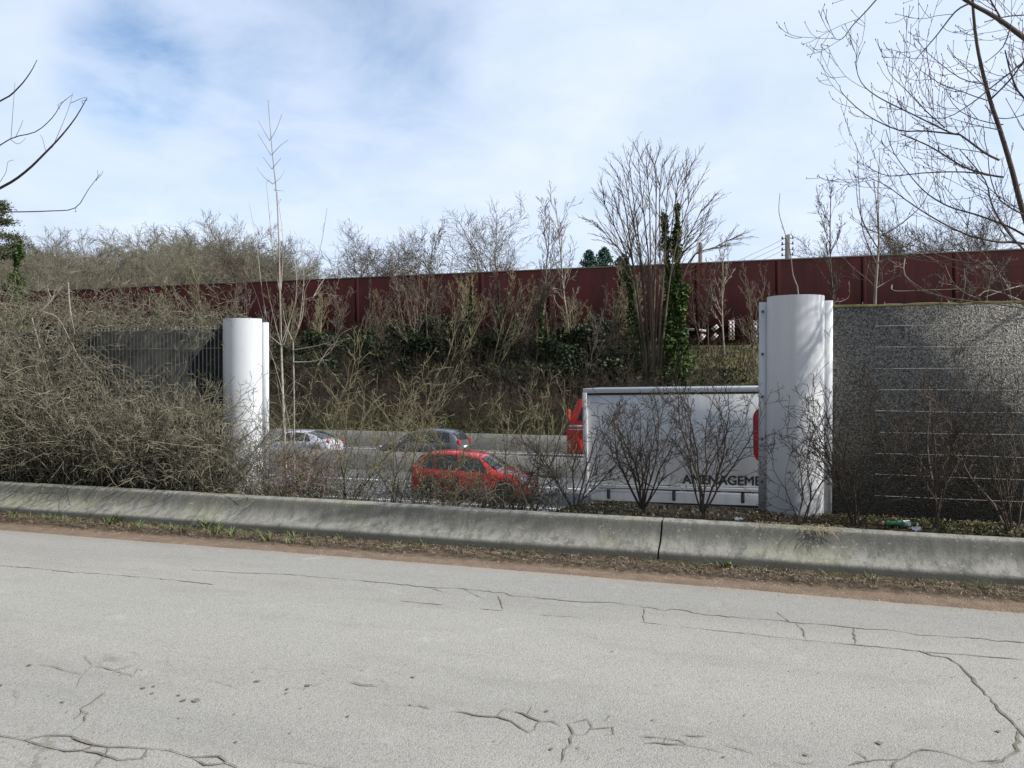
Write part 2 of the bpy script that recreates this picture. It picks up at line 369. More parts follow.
# dirt verge against the barrier
rng = np.random.RandomState(5)
xs = np.arange(-26, 6.5, .028); ys = np.linspace(7.35, 8.49, 46)
XX, YY = np.meshgrid(xs, ys, indexing='ij')
e = (YY-7.72-wob(XX, 0, .5)*.05-wob(XX, 0, 4)*.012)/.75
def dirt_h(XX, YY, rnd=0.):
    e = (YY-7.72-wob(XX, 0, .5)*.05-wob(XX, 0, 4)*.012)/.75
    n = wob(XX, YY, 9)*.009+wob(XX*1.3+5, YY*1.7, 24)*.008+rnd+np.maximum(wob(XX*2, YY*2, 31), .5)*.010*(YY > 8.02+wob(XX, 0, 3)*.03)
    z = -.022+.030*np.clip(e*5+.6+rnd*8, 0, 1)+.014*np.clip(e, 0, 1)+n*.9*np.clip(e*1.2, 0, 1)+.018*np.exp(-((YY-8.22-wob(XX, 1, 1.7)*.05)/.06)**2)*(.6+wob(XX, 2, 5)*.5)
    return z
n = wob(XX, YY, 9)*.012+wob(XX*1.3+5, YY*1.7, 24)*.009+rng.normal(size=XX.shape)*.006+np.maximum(wob(XX*2, YY*2, 31), .5)*.012*(YY > 8.0)
ZZ = dirt_h(XX, YY, rng.normal(size=XX.shape)*.005)
V = np.stack([XX, YY, ZZ], -1).reshape(-1, 3); a, b = XX.shape
I, J = np.meshgrid(np.arange(a-1), np.arange(b-1), indexing='ij'); q = (I*b+J).reshape(-1)
m = MB(); m.arrays(V, np.stack([q, q+b, q+b+1, q+1], -1)); tag(m.build('dirt_verge', M['dirt']), kind='structure')

# cracks
rd = random.Random(11)
m = MB(); CZ = .0035
def crack(pts, w=.012, jit=.012, seg=.05):
    global CZ; CZ += .00012; w *= .6; jit *= .8
    P = [gnd(u, v) for u, v in pts]; out = []
    for a, b in zip(P[:-1], P[1:]):
        n = max(1, int((b-a).length/seg))
        for i in range(n):
            p = a.lerp(b, i/n)
            if i: p = p+Vector((rd.gauss(0, jit), rd.gauss(0, jit), 0))
            out.append(p)
    out.append(P[-1]); L = []; Rt = []
    W = w
    for i, p in enumerate(out):
        d = (out[min(i+1, len(out)-1)]-out[max(i-1, 0)]); d.z = 0; d.normalize(); nrm = Vector((-d.y, d.x, 0))
        W = .5*W+.5*w*rd.choice([.15, .3, .8, 1.2, 1.9])
        ww = W*(0.25 if i in (0, len(out)-1) else 1)
        L.append((p.x+nrm.x*ww/2, p.y+nrm.y*ww/2, CZ)); Rt.append((p.x-nrm.x*ww/2*rd.uniform(.6, 1.5), p.y-nrm.y*ww/2, CZ))
    m.grid([L, Rt])
T = .018
crack([(190,570),(240,573),(290,574.5),(340,579),(373,582),(426,587.5),(463,589),(499,592.5),(513,596),(546,599),(579,602),(615,603),(649,607.5),(665,611),(680,610),(713,615.6),(754,619),(781,620.6),(797,623),(821,624.6),(854,628),(895,631),(922,635.7),(965,637.4),(1024,643),(1100,652)], T)
crack([(-80,559),(0,566),(30,568),(68,572),(100,574),(150,578),(190,582),(215,585)], T)
for p in ([(400,601),(443,605)],[(480,609),(503,611)],[(539,615),(584,618)],[(640,622),(679,627),(707,629.7),(747,634)],[(747,634),(807,640.8),(854,645),(915,651),(948,654),(982,656.6),(1024,660)],[(426,588),(445,592)],[(463,589),(485,600)],[(498,596),(503,610)],[(643,609),(644,622)],[(854,628),(856,645)],[(777,612),(790,623)]): crack(p, .014, .006)
crack([(797,623),(803,630),(807,640)], .012)
crack([(918,651),(932,656),(948,658),(962,668),(975,682),(984,692),(996,705),(1008,718),(1016,727),(1030,742)], .026, .009)
crack([(1018,731),(1019,742),(1013,754),(1004,762),(990,764)], .03)
crack([(855,752),(868,762),(900,760),(908,757),(920,750),(945,753),(965,760),(978,766)], .022); crack([(900,760),(890,775)], .02); crack([(978,762),(1004,760)], .018); crack([(868,762),(850,766)], .03)
for p, w in (([(455,712),(475,716),(497,717),(512,722),(520,728),(529,733),(540,722),(530,718),(515,712)], .022),([(497,717),(505,709),(515,712)], .018),([(530,718),(532,707)], .012),([(540,722),(552,722),(562,727)], .02),([(568,724),(574,735),(571,745),(564,753),(562,763)], .026),([(575,723),(587,720),(592,728),(586,735),(576,736)], .016),([(590,730),(600,729),(613,728),(614,735),(604,736)], .016),([(603,722),(611,715)], .014),([(645,744),(668,745),(690,747)], .016),([(664,744),(668,736)], .012),([(640,737),(680,741),(700,748),(722,753)], .016),([(683,735),(692,737),(706,737)], .028),([(723,745),(740,750),(754,754)], .014),([(792,760),(814,764)], .014),([(418,706),(432,710)], .014),([(455,712),(440,714)], .009),([(575,745),(596,764)], .007)): crack(p, w)
for p, w in (([(-20,734),(0,736.5),(26,741),(43,746.5),(66,752),(82,751),(96,746)], .022),([(26,741),(36,738),(50,736),(71,736.5),(80,741),(96,746),(110,748),(146,749),(159,750),(179,754),(192,758),(219,757),(227,764)], .022),([(72,739),(84,742),(95,746)], .04),([(140,749),(157,750)], .04),([(83,751),(99,754),(119,761),(143,759),(148,750)], .018),([(109,748),(104,758),(95,768)], .014),([(192,758),(205,766),(226,764),(240,770)], .018),([(38,664.5),(53,667),(70,672),(83,675.5),(94,666),(114,671),(138,665)], .012),([(114,671),(133,678),(138,668)], .009),([(106,693),(96,700),(81,709),(75,719),(76,721)], .016),([(81,712),(88,714),(85,722),(70,733)], .012),([(83,676),(75,690)], .006),([(94,666),(84,656)], .006),([(205,680),(220,683),(240,690)], .006),([(350,683),(362,686),(380,687)], .02),([(380,705),(430,707)], .007),([(265,758),(290,762),(340,768)], .014),([(20,700),(12,690)], .006)): crack(p, w, .008)
o = m.build('road_cracks', M['crack']); tag(o, kind='structure')
m = MB()                                  # pock marks in the asphalt
sp = [(29,666,7),(0,686,7),(183,701,9),(196,701,12),(179,696,6),(234,715,5),(236,743,6),(257,682,8),(287,690,6),(286,694,6),(308,686,11),(179,719,4),(62,703,6),(301,709,4),(290,734,4),(410,706,5),(413,678,6),(348,717,6),(551,750,8),(578,749,5),(495,742,5),(653,721,6),(547,712,7),(612,652,4),(880,744,11),(998,732,8),(806,756,8),(724,758,6),(745,716,4),(152,694,5),(154,687,5),(143,689,8)]
for i in range(90):
    sp.append((rd.uniform(0, 1024), rd.uniform(655, 768), rd.uniform(1.5, 3.5)))
for u, v, s in sp:
    c = gnd(u, v); r = s*.30*c.length/F; n = 9
    m.mesh([(c.x+r*1.1*math.cos(2*pi*k/n)*rd.uniform(.5, 1.3), c.y+r*math.sin(2*pi*k/n)*rd.uniform(.5, 1.3), .0075) for k in range(n)], [tuple(range(n))])
tag(m.build('road_pock_marks', M['crack']), kind='structure')

# ------------------------------------------------------------------ near concrete barrier
prof = [(8.505, -.15), (8.5, .10), (8.507, .125), (8.53, .14), (8.60, .165), (8.66, .20), (8.71, .25), (8.75, .31), (8.775, .365), (8.79, .395), (8.815, .41), (8.86, .414), (8.94, .413), (8.98, .405), (9.0, .38), (9.0, -.15)]
def barrier(x0, x1, lab):
    n = max(2, int((x1-x0)/(.06 if x0 > -30 else .3))); P = []
    for i in range(n+1):
        x = x0+(x1-x0)*i/n; jr = float(wob(x, 3, 1.1))*.004
        P.append([Vector((x, y+(float(wob(x*5+z*30, y*40, 1.3))*.0035 if z > 0 else 0), z+(jr if z > .05 else 0)+(float(wob(x*9, z*60, 1.5))*.002 if z > .1 else 0))) for y, z in prof])
    m = MB(); m.grid(P); m.mesh(P[0], [tuple(range(len(prof)))]); m.mesh(P[-1], [tuple(range(len(prof)-1, -1, -1))])
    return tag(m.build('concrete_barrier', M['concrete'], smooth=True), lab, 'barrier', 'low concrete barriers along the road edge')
XJ = gnd(655, 540, .3).x
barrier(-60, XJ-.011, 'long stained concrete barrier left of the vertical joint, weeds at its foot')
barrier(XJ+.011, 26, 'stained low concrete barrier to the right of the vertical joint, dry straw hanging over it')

# ------------------------------------------------------------------ noise walls and posts
def post(name, X, Y, w, r, ztop, label, zb=.2):
    e = empty(name, (X, Y, 0), label, 'post cover', 'white half round wall end covers')
    m = MB(); P = []
    for i in range(29):
        a = -pi/2+pi*i/28; P.append([(r*math.sin(a), -.04-r*.92*math.cos(a), z) for z in (zb, zb+.8, zb+1.6, ztop)])
    m.grid(P); m.mesh([(p[3][0], p[3][1], ztop+.002) for p in P], [tuple(range(29))])
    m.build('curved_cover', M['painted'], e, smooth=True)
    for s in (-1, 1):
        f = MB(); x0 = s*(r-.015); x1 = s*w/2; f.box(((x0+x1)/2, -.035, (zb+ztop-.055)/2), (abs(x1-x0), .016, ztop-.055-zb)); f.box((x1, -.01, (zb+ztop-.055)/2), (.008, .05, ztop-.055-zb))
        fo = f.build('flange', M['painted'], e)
        for k in range(5 if s < 0 else 0):
            bm_ = MB(); bm_.lathe([(.018, 0), (.018, .008), (.010, .012), (.010, .03)], (s*(r+.05), -.043, ztop-.17-k*.53), axis='y', n=10)
            bm_.v = [(x, -.043-(y+.043), z) for x, y, z in bm_.v]; bm_.build('bolt', M['bolt'], fo)
    c = MB(); c.box((-.05, .11, (zb+ztop-.1)/2), (w*.55, .25, ztop-.1-zb)); c.build('inner_post', M['far_concrete'], e)
    return e
XR = at(795, 400, 10.5).x; XL = at(246, 400, 10.5).x
post('wall_end_cover', XR, 10.48, .85, .335, 2.96, 'tall white curved metal cover closing the gravel-faced noise wall, bare bush before it')
post('wall_end_cover', XL+.02, 10.48, .80, .32, 2.86, 'white curved metal cover half covered by twigs at the end of the overgrown noise wall')

e = empty('noise_wall', (XR+.4, 10.55, 0), 'grey gravel-faced noise wall with horizontal wires right of the tall white cover', 'noise wall')
x0 = .0; L = 24.0
for k in range(6):
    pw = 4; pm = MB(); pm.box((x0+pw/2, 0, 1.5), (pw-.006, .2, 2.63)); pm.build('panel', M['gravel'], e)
    x0 += pw
m = MB(); m.box((10.3, .09, 1.5), (20.5, .06, 2.55)); m.build('backing', M['darkpanel'], e)
P = []
for i in range(160):
    x = i*.13; P.append([(x, -.115+.01*rd.random(), 2.817), (x, -.11, 2.832+.02*rd.random()), (x, 0, 2.835+.025*rd.random()), (x, .11, 2.817)])
m = MB(); m.grid(P); m.build('mossy_top', M['moss'], e)
for k in range(10):
    z = 2.58-.252*k; m = MB(); pts = [Vector((.5+i*.8, -.165+.008*math.sin(i*1.7+k), z+.004*math.sin(i*2.3+k*2))) for i in range(26)]
    m.tube(pts, [.0042]*26, 5); m.build('wire', M['steelwire'], e)
m = MB()
for i in range(70):
    x = .1+i*.29+rd.uniform(-.08, .08); m.tube([(x, -.1, 2.82), (x, -.1, 2.85+rd.random()*.04)], [.004, .003], 4)
m.build('top_spikes', M['steelwire'], e)

e = empty('noise_wall', (XL-.4, 10.55, 0), 'dark noise wall with vertical mesh ribs buried under the bramble thicket on the left', 'noise wall')
for k in range(7):
    pm = MB(); pm.box((-2-4*k, 0, 1.45), (3.97, .16, 2.6)); pm.build('panel', M['darkpanel'], e)
m = MB()
for i in range(330):
    x = -.05-i*.075; m.tube([(x, -.12, .3), (x, -.12, 1.5), (x, -.12, 2.76+.02*(i % 2))], [.010, .010, .010], 4)
for z in (.6, 1.2, 1.8, 2.42, 2.72): m.tube([(0, -.128, z), (-12, -.128, z), (-25, -.128, z)], [.006]*3, 4)
m.build('wire_mesh', M['dullwire'], e)

# far wall
e = empty('red_boundary_wall', (0, 60, 4), 'long dark maroon panel wall standing on top of the motorway bank', 'wall')
m = MB(); m.box((-110, 0, 2.95), (340, .2, 6.3)); m.build('panel', M['redwall'], e)
m = MB(); m.box((-110, 0, 6.16), (340, .34, .14)); m.build('coping', M['coping'], e)
p0 = None
for k in range(-22, 8):
    if p0 is None:
        m = MB(); m.box((0, 0, 3.0), (.34, .1, 6.2)); p0 = m.build('post', M['redpost'], e); o = p0
    else: o = p0.copy(); C.objects.link(o); o.parent = e
    o.location = (k*5.6, -.16, 0)
def wm(poly_list, mt, lab, wdt=.28):
    m = MB()
    for a, b in poly_list:
        A = at(a[0], a[1], 59.86); B = at(b[0], b[1], 59.86); d = (B-A).normalized(); n = Vector((-d.z, 0, d.x))*wdt/2
        m.mesh([(p.x, y, p.z) for y in (59.86, 59.89) for p in (A+n, B+n, B-n, A-n)], [(3, 2, 1, 0), (4, 5, 6, 7), (0, 1, 5, 4), (1, 2, 6, 5), (2, 3, 7, 6), (3, 0, 4, 7)])
    o = m.build('painted_mark', mt, e); o.matrix_parent_inverse = Matrix.Translation(-Vector((0, 60, 4))); o['label'] = lab
wm([((673, 321), (687, 329.5)), ((687, 329.5), (676, 340)), ((687, 329), (706, 331))], M['graffiti_plain'], 'thin white arrow shaped stroke painted on the wall', .2)
wm([((712, 330), (718, 326)), ((717, 334), (712, 340)), ((704, 334), (700, 342))], M['graffiti'], 'white dotted broken letter strokes', .3)
wm([((730, 320), (730, 340)), ((733, 320), (733, 340))], M['graffiti'], 'pair of white dotted vertical bars', .2)
wm([((755, 320.5), (755, 342)), ((755, 323), (767, 322)), ((755, 331), (766, 331))], M['graffiti'], 'white chequered letter F cut off by the post', .32)

# motorway barriers
def bigbar(y, zt, lab, name='motorway_barrier'):
    e_ = MB(); w = .3; p = [(-w, 0), (-w, .08), (-w*.6, .33), (-w*.35, zt), (w*.35, zt), (w*.6, .33), (w, .08), (w, 0)]
    P = [[(x, y+a, -2.12+b) for a, b in p] for x in np.arange(-300, 120, 4.)]; e_.grid(P)
    tag(e_.build(name, M['far_concrete']), lab, 'barrier')
bigbar(31.2, .80, 'dark grey concrete median barrier between the motorway carriageways')
bigbar(41.6, .86, 'pale concrete barrier at the foot of the grassy bank beyond the motorway')

# ------------------------------------------------------------------ growth
def perp(d, rn):
    a = Vector((rn.gauss(0, 1), rn.gauss(0, 1), rn.gauss(0, 1))); a = a-d*a.dot(d)
    return a.normalized()
def grow(T, p, d, L, r, lev, S, rn):
    n = S['seg'][lev]; pts = [p.copy()]; rad = [r]; d = d.normalized(); dirs = [d]
    for i in range(n):
        d = (d+Vector((rn.gauss(0, 1), rn.gauss(0, 1), rn.gauss(0, 1)))*S['wig'][lev]+Vector((0, 0, S['up'][lev]))).normalized()
        p = p+d*(L/n); pts.append(p); dirs.append(d); rad.append(max(S['rmin'], r*(1-(1-S['taper'])*(i+1)/n)))
    tgt = T[min(lev, len(T)-1)]
    tgt.tube(pts, rad, 6 if r > .05 else (4 if r > .02 else 3))
    if lev+1 < len(S['seg']):
        k = S['n'][lev]; k = int(k*rn.uniform(.75, 1.25)+.5)
        for j in range(k):
            t = S['t0'][lev]+(1-S['t0'][lev])*((j+rn.random())/k); t = min(t, .98); x = t*n; i = int(x)
            q = pts[i].lerp(pts[i+1], x-i); dd = dirs[i+1]; a = R(S['ang'][lev]*rn.uniform(.7, 1.3))
            nd = dd*math.cos(a)+perp(dd, rn)*math.sin(a)
            if S.get('noneg') and nd.z < 0: nd.z *= -.3
            grow(T, q, nd, L*S['lr'][lev]*rn.uniform(.6, 1.2)*(1-S['tap_l'][lev]*t), max(S['rmin'], rad[i]*S['rr'][lev]), lev+1, S, rn)
    return pts

TREE = dict(seg=[7, 6, 5, 4], wig=[.05, .10, .14, .16], up=[.04, .07, .06, .03], taper=.25, rmin=.012, n=[13, 8, 6], t0=[.3, .2, .15], ang=[42, 38, 40], lr=[.52, .5, .5], tap_l=[.45, .4, .4], rr=[.5, .55, .6])
def spec(base, **k):
    s = dict(base); s.update(k); return s
def sway(S, rn, base, Hh, r, dirv=(0, 0, 1), stems=1, spread=.25):
    T = [MB(), MB()]; 
    for i in range(stems):
        d = Vector(dirv)+(Vector(((-1+2*(i+.5)/stems)*.30, rn.gauss(0, .16), 0)) if stems > 8 else Vector((rn.gauss(0, spread), rn.gauss(0, spread*.6), 0)) if stems > 1 else Vector((0, 0, 0)))
        grow(T, Vector(base)+(Vector((rn.gauss(0, .15), rn.gauss(0, .15), 0)) if stems > 1 else Vector((0, 0, 0))), d, Hh*(rn.uniform(.8, 1) if stems > 1 else 1), r, 0, S, rn)
    return T
def tree(name, x, y, Hh, r, label, S=TREE, bk='bark_mid', seed=1, group=None, stems=1, spread=.2, cat='tree', dirv=(0, 0, 1), z=None):
    rn = random.Random(seed); z = float(hgt(x, y)) if z is None else z
    e = empty(name, (x, y, z-.1), label, cat, group)
    T = sway(S, rn, (0, 0, 0), Hh, r, dirv, stems, spread)
    T[0].build('trunk', M[bk], e, smooth=True); T[1].build('crown', M[bk], e)
    return e

def leaves(m, pts, size, rn, n_sides=4, droop=0):
    P = np.array([tuple(p) for p in pts]); n = len(P)
    if n == 0: return
    rs = np.random.RandomState(rn.randint(0, 10**6))
    A = rs.normal(size=(n, 3)); A /= np.linalg.norm(A, axis=1, keepdims=True); B = rs.normal(size=(n, 3)); B -= A*(A*B).sum(1, keepdims=True); B /= np.linalg.norm(B, axis=1, keepdims=True)
    s = size*rs.uniform(.5, 1.3, size=(n, 1))
    V = np.stack([P-A*s, P+B*s*.55, P+A*s, P-B*s*.55], 1).reshape(-1, 3)
    m.arrays(V, np.arange(n*4).reshape(n, 4))
def ivy_on(m, path, rad, n, size, rn):
    pts = []
    for i in range(n):
        t = rn.random()**1.35*(len(path)-1.001); k = int(t); c = Vector(path[k]).lerp(Vector(path[k+1]), t-k)
        lump = .55+.45*math.sin(t*5.3+c.x*3)+.3*math.sin(t*13+1)
        rr = rad*max(.3, lump)*(1-.78*(t/(len(path)-1))**.8)*1.15; a = rn.uniform(0, 2*pi); q = rr*math.sqrt(rn.random())
        pts.append(c+Vector((q*math.cos(a), q*math.sin(a), rn.gauss(0, .15)-.35*(q/rad)*rn.random())))
    leaves(m, pts, size, rn)

# --- woodland behind the left end of the red wall
protos = []
WS = spec(TREE, rmin=.015, n=[17, 12, 8], seg=[6, 5, 4, 3], t0=[.25, .15, .1], up=[.02, .04, .03, .02], lr=[.62, .5, .5], ang=[55, 42, 42], wig=[.08, .10, .12, .14])
for i in range(4):
    protos.append(tree('woodland_tree', -60-i*3, 85, 14, .2, 'x', S=WS, bk=['bark_wood', 'bark_woodgreen', 'bark_wood', 'bark_woodgreen'][i], seed=20+i))
rn = random.Random(77)
def skyline(u):   # v of the wood's top
    return float(np.interp(u, [-60, 30, 70, 100, 125, 150, 190, 230, 270, 300, 312], [238, 240, 232, 246, 232, 226, 224, 226, 238, 248, 262]))
GW = 'bare woodland trees behind the left end of the red wall'
cnt = 0
for row, (Y, du) in enumerate(((70, 15), (82, 15), (98, 14), (116, 14))):
    u = -40+row*6
    while u < 306:
        x = xat(u, Y); v = skyline(u)+rn.uniform(0, 16)+(14 if row == 0 else 4 if row == 1 else 0)
        zt = at(u, v, Y).z; z0 = float(hgt(x, Y)); hh = max(4, zt-z0)
        o = protos[cnt] if cnt < 4 else copy_tree(protos[rn.randrange(4)])
        tag(o, 'bare grey-green tree in the continuous woodland canopy behind the left end of the red wall', 'tree', GW)
        o.location = (x, Y+rn.uniform(-4, 4), z0-.3); s = hh/14.6*.86; o.scale = (s*rn.uniform(1.0, 1.35), s*1.1, s); o.rotation_euler = (0, 0, rn.uniform(0, 6.3))
        cnt += 1; u += du*rn.uniform(.7, 1.3)
def fill_twigs(name, n, sampler, Lr, rr, bk, label, cat, seed, up=.25, seg=4, wig=.2, zoff=0, kids=0):
    rn = random.Random(seed); m = MB()
    for i in range(n):
        p, sc = sampler(rn); d = Vector((rn.gauss(0, .5), rn.gauss(0, .4), 1)).normalized()
        S = dict(seg=[seg, 3, 2], wig=[wig, wig, wig], up=[up*.1]*3, taper=.3, rmin=rr*.35, n=[kids, 2], t0=[.2, .2], ang=[40, 40], lr=[.5, .5], tap_l=[.3, .3], rr=[.6, .6])
        if not kids: S = dict(seg=[seg], wig=[wig], up=[up*.1], taper=.3, rmin=rr*.35)
        grow([m], p+Vector((0, 0, zoff)), d, Lr*sc*rn.uniform(.5, 1.2), rr*rn.uniform(.6, 1.2), 0, S, rn)
    return tag(m.build(name, M[bk]), label, cat, kind='stuff')
def smp_wood(rn):
    Y = rn.uniform(64, 80); u = rn.uniform(-60, 300); x = xat(u, Y); return Vector((x, Y, float(hgt(x, Y))+2)), 1
fill_twigs('woodland_undergrowth', 900, smp_wood, 5.0, .03, 'bark_woodgreen', 'hazy olive undergrowth filling the woodland behind the red wall', 'undergrowth', 4, kids=6)

# --- named trees behind the wall
def tv(u, v, Y): return at(u, v, Y).z
def btree(u, vtop, Y, label, **k):
    x = xat(u, Y); z0 = float(hgt(x, Y)); return tree('bare_tree', x, Y, (tv(u, vtop, Y)-z0)*.74, k.pop('r', .16), label, **k)
RT = spec(TREE, rmin=.012, t0=[.38, .15, .1], n=[18, 12, 8], wig=[.08, .10, .13, .15], up=[.02, .04, .02, .02], ang=[55, 45, 45], lr=[.78, .5, .5], tap_l=[.35, .3, .3])
btree(346, 232, 78, 'small rounded bare tree above the red wall, left one of a close pair', S=RT, bk='bark_dark', seed=31)
btree(372, 226, 80, 'rounded bare tree above the red wall, right one of a close pair', S=RT, bk='bark_dark', seed=32, r=.2)
btree(396, 252, 80, 'short bare tree just showing over the red wall right of the close pair', S=RT, bk='bark_mid', seed=33)
btree(262, 228, 72, 'dark branched bare tree at the right edge of the woodland', S=RT, bk='bark_dark', seed=34, r=.25)
btree(462, 214, 70, 'broad bushy bare tree behind the red wall near the middle', S=RT, bk='bark_mid', seed=35, r=.22)
btree(497, 207, 70, 'broad bare tree with dense round crown behind the wall beside slender trees', S=RT, bk='bark_mid', seed=36, r=.2)
btree(985, 205, 80, 'bare tree crown low above the red wall at the far right', S=RT, bk='bark_dark', seed=37, r=.18)
btree(935, 228, 84, 'small bare tree crown peeping over the wall left of the rightmost one', S=RT, bk='bark_dark', seed=38)
btree(893, 222, 78, 'bare shrubby tree top behind the wall beside the pale sapling', S=RT, bk='bark_dark', seed=39)
btree(640, 262, 75, 'low bare tree top behind the wall hidden by the many-stemmed tree', S=RT, bk='bark_mid', seed=40)
btree(848, 235, 76, 'fine twiggy tree top behind the wall right of the slim upright tree', S=RT, bk='bark_dark', seed=46)
# --- trees on the bank, in front of the wall
SL = spec(TREE, rmin=.012, n=[18, 6, 4], ang=[32, 30, 35], lr=[.32, .5, .5], up=[.02, .10, .08, .05], t0=[.25, .2, .2])
def bank(u, vb, vt, lab, Y=None, **k):
    Y = Y or 54; x = xat(u, Y); z0 = float(hgt(x, Y)); return tree('bare_tree', x, Y, (tv(u, vt, Y)-z0)*.9, k.pop('r', .09), lab, **k)
FAN = spec(TREE, rmin=.010, seg=[8, 6, 5, 3], n=[8, 7, 4], wig=[.03, .05, .08, .10], up=[.012, .02, .02, .02], ang=[19, 24, 30], lr=[.55, .5, .5], t0=[.35, .2, .2], tap_l=[.6, .4, .4])
x = xat(657, 51); rn = random.Random(52)
big = empty('ivy_clad_tree', (x, 51, float(hgt(x, 51))-.1), 'tall many-stemmed bare tree fanning out above the wall, ivy climbing its right stems', 'tree')
FT = dict(seg=[6, 4], wig=[.05, .08], up=[.02, .03], taper=.35, rmin=.011, n=[6], t0=[.15], ang=[24], lr=[.42], tap_l=[.3], rr=[.7]); og = Vector(big.location); T = [MB(), MB()]
def smooth_path(P, k=4):
    Q = []
    for i in range(len(P)-1):
        a, b, c, d = P[max(i-1, 0)], P[i], P[i+1], P[min(i+2, len(P)-1)]
        for q in range(k): t = q/k; Q.append(.5*((2*b)+(c-a)*t+(2*a-5*b+4*c-d)*t*t+(3*b-a-3*c+d)*t**3))
    return Q+[P[-1]]
for i, (u, v) in enumerate([(596, 222), (601, 196), (607, 180), (615, 168), (622, 163), (629, 160), (638, 157), (646, 163), (655, 160), (663, 158), (672, 160), (681, 166), (688, 166), (696, 184), (704, 204), (706, 228), (733, 238)]):
    D = 51+rn.uniform(-1.3, 1.3); b0x = 648+12*(i/16)+rn.uniform(-2, 2)
    P = [at(b0x, 392, 51), at(b0x+(u-b0x)*.16, 330, (51+D)/2), at(b0x+(u-b0x)*.42+rn.uniform(-2, 2), 262, D), at(b0x+(u-b0x)*.76+rn.uniform(-2, 2), v+(262-v)*.38, D), at(u, v, D)]
    Q = [p-og for p in smooth_path(P)]; n = len(Q)-1; rad = [.062*(1-k/n)**.8*rn.uniform(.95, 1.05)+.012 for k in range(n+1)]; T[0].tube(Q, rad, 5)
    for q in range(15):
        t = rn.uniform(.38, .97)*n; k = int(t); c = Q[k].lerp(Q[min(k+1, n)], t-k); d = (Q[min(k+1, n)]-Q[k]).normalized(); a = R(rn.uniform(14, 34)); side = Vector((rn.choice([-1, 1, 1 if u > 650 else -1]), rn.gauss(0, .6), .1)); side = (side-d*side.dot(d)).normalized()
        grow([T[1]], c, d*math.cos(a)+side*math.sin(a), rn.uniform(1.2, 3.0)*(1.1-.5*t/n), .022, 0, FT, rn)
T[0].build('trunk', M['bark_fan'], big, smooth=True); T[1].build('crown', M['bark_fan'], big)
m = MB(); rn = random.Random(8); b0 = Vector((0, 0, 0)); X0 = big.location
def loc(u, v, Y=51): return at(u, v, Y)-Vector(X0)
ivy_on(m, [loc(676, 395), loc(674, 340), loc(674, 300), loc(667, 262), loc(664, 215)], .95, 4200, .14, rn)
ivy_on(m, [loc(682, 390), loc(682, 330), loc(680, 290), loc(676, 250), loc(678, 205)], .85, 4200, .14, rn)
ivy_on(m, [loc(640, 390), loc(634, 340), loc(630, 290), loc(625, 258)], .9, 2200, .13, rn)
ivy_on(m, [loc(668, 400), loc(672, 370), loc(670, 320), loc(684, 285)], 1.45, 3600, .14, rn)
m.build('ivy', M['ivy'], big)
for i, (u, vt, kk, lab) in enumerate([(540, 198, 0, 'slender bare tree above the wall, left of two slim ones beside the broad crowns'), (571, 192, 1, 'slender pale-trunked bare tree, right one of two slim trees left of the ivy-clad tree'), (427, 222, 2, 'fine upright bare tree leaning at the step in the wall'), (724, 232, 3, 'small bare tree in front of the painted marks on the wall'), (835, 176, 4, 'slim upright bare tree with narrow crown behind the gravel-faced wall'), (205, 252, 5, 'greenish bare tree in front of the wall above the overgrown noise wall'), (498, 268, 6, 'ivy-wrapped stem on the bank below the broad crowns'), (470, 262, 7, 'leaning mossy stem with ivy on the bank near the middle')]):
    o = bank(u, 0, vt, lab, Y=[53, 55, 55, 56, 57, 56, 52, 53][i], S=SL, bk=['bark_mid', 'bark_pale', 'bark_mid', 'bark_pale', 'bark_dark', 'bark_olive', 'bark_mid', 'bark_olive'][i], seed=60+i, r=[.1, .09, .08, .08, .1, .12, .1, .1][i])
    if i in (0, 5, 6, 7):
        m = MB(); Lh = [5, 0, 0, 0, 0, 3, 6, 6][i]; ivy_on(m, [Vector((0, 0, .3)), Vector((0.05, 0, Lh*.5)), Vector((.1, 0, Lh))], .45, 1300, .11, rn); m.build('ivy', M['ivy'], o)
rn = random.Random(91); first = None; GB = 'thin bare saplings growing on the bank below the red wall'
BS = spec(SL, rmin=.011, n=[12, 5, 3])
sap = [tree('bare_sapling', -20, 50, 6, .05, 'x', S=BS, bk=['bark_mid', 'bark_olive', 'bark_palefar'][i], seed=80+i, stems=[1, 3, 2][i], spread=.2) for i in range(3)]
k = 0
for u in list(np.linspace(275, 640, 34))+[700, 712, 745, 752, 160, 178, 230, 250, 100, 60]:
    u += rn.uniform(-6, 6); Y = rn.uniform(49, 58.5); x = xat(u, Y); vt = rn.uniform(262, 312)
    o = sap[k] if k < 3 else copy_tree(sap[rn.randrange(3)])
    tag(o, 'thin bare sapling among many on the brushy bank below the red wall', 'sapling', GB)
    z0 = float(hgt(x, Y)); s = max(.5, (tv(u, vt, Y)-z0)/6.2); o.location = (x, Y, z0-.1); o.scale = (s, s, s); o.rotation_euler = (rn.gauss(0, .06), rn.gauss(0, .08), rn.uniform(0, 6.3)); k += 1
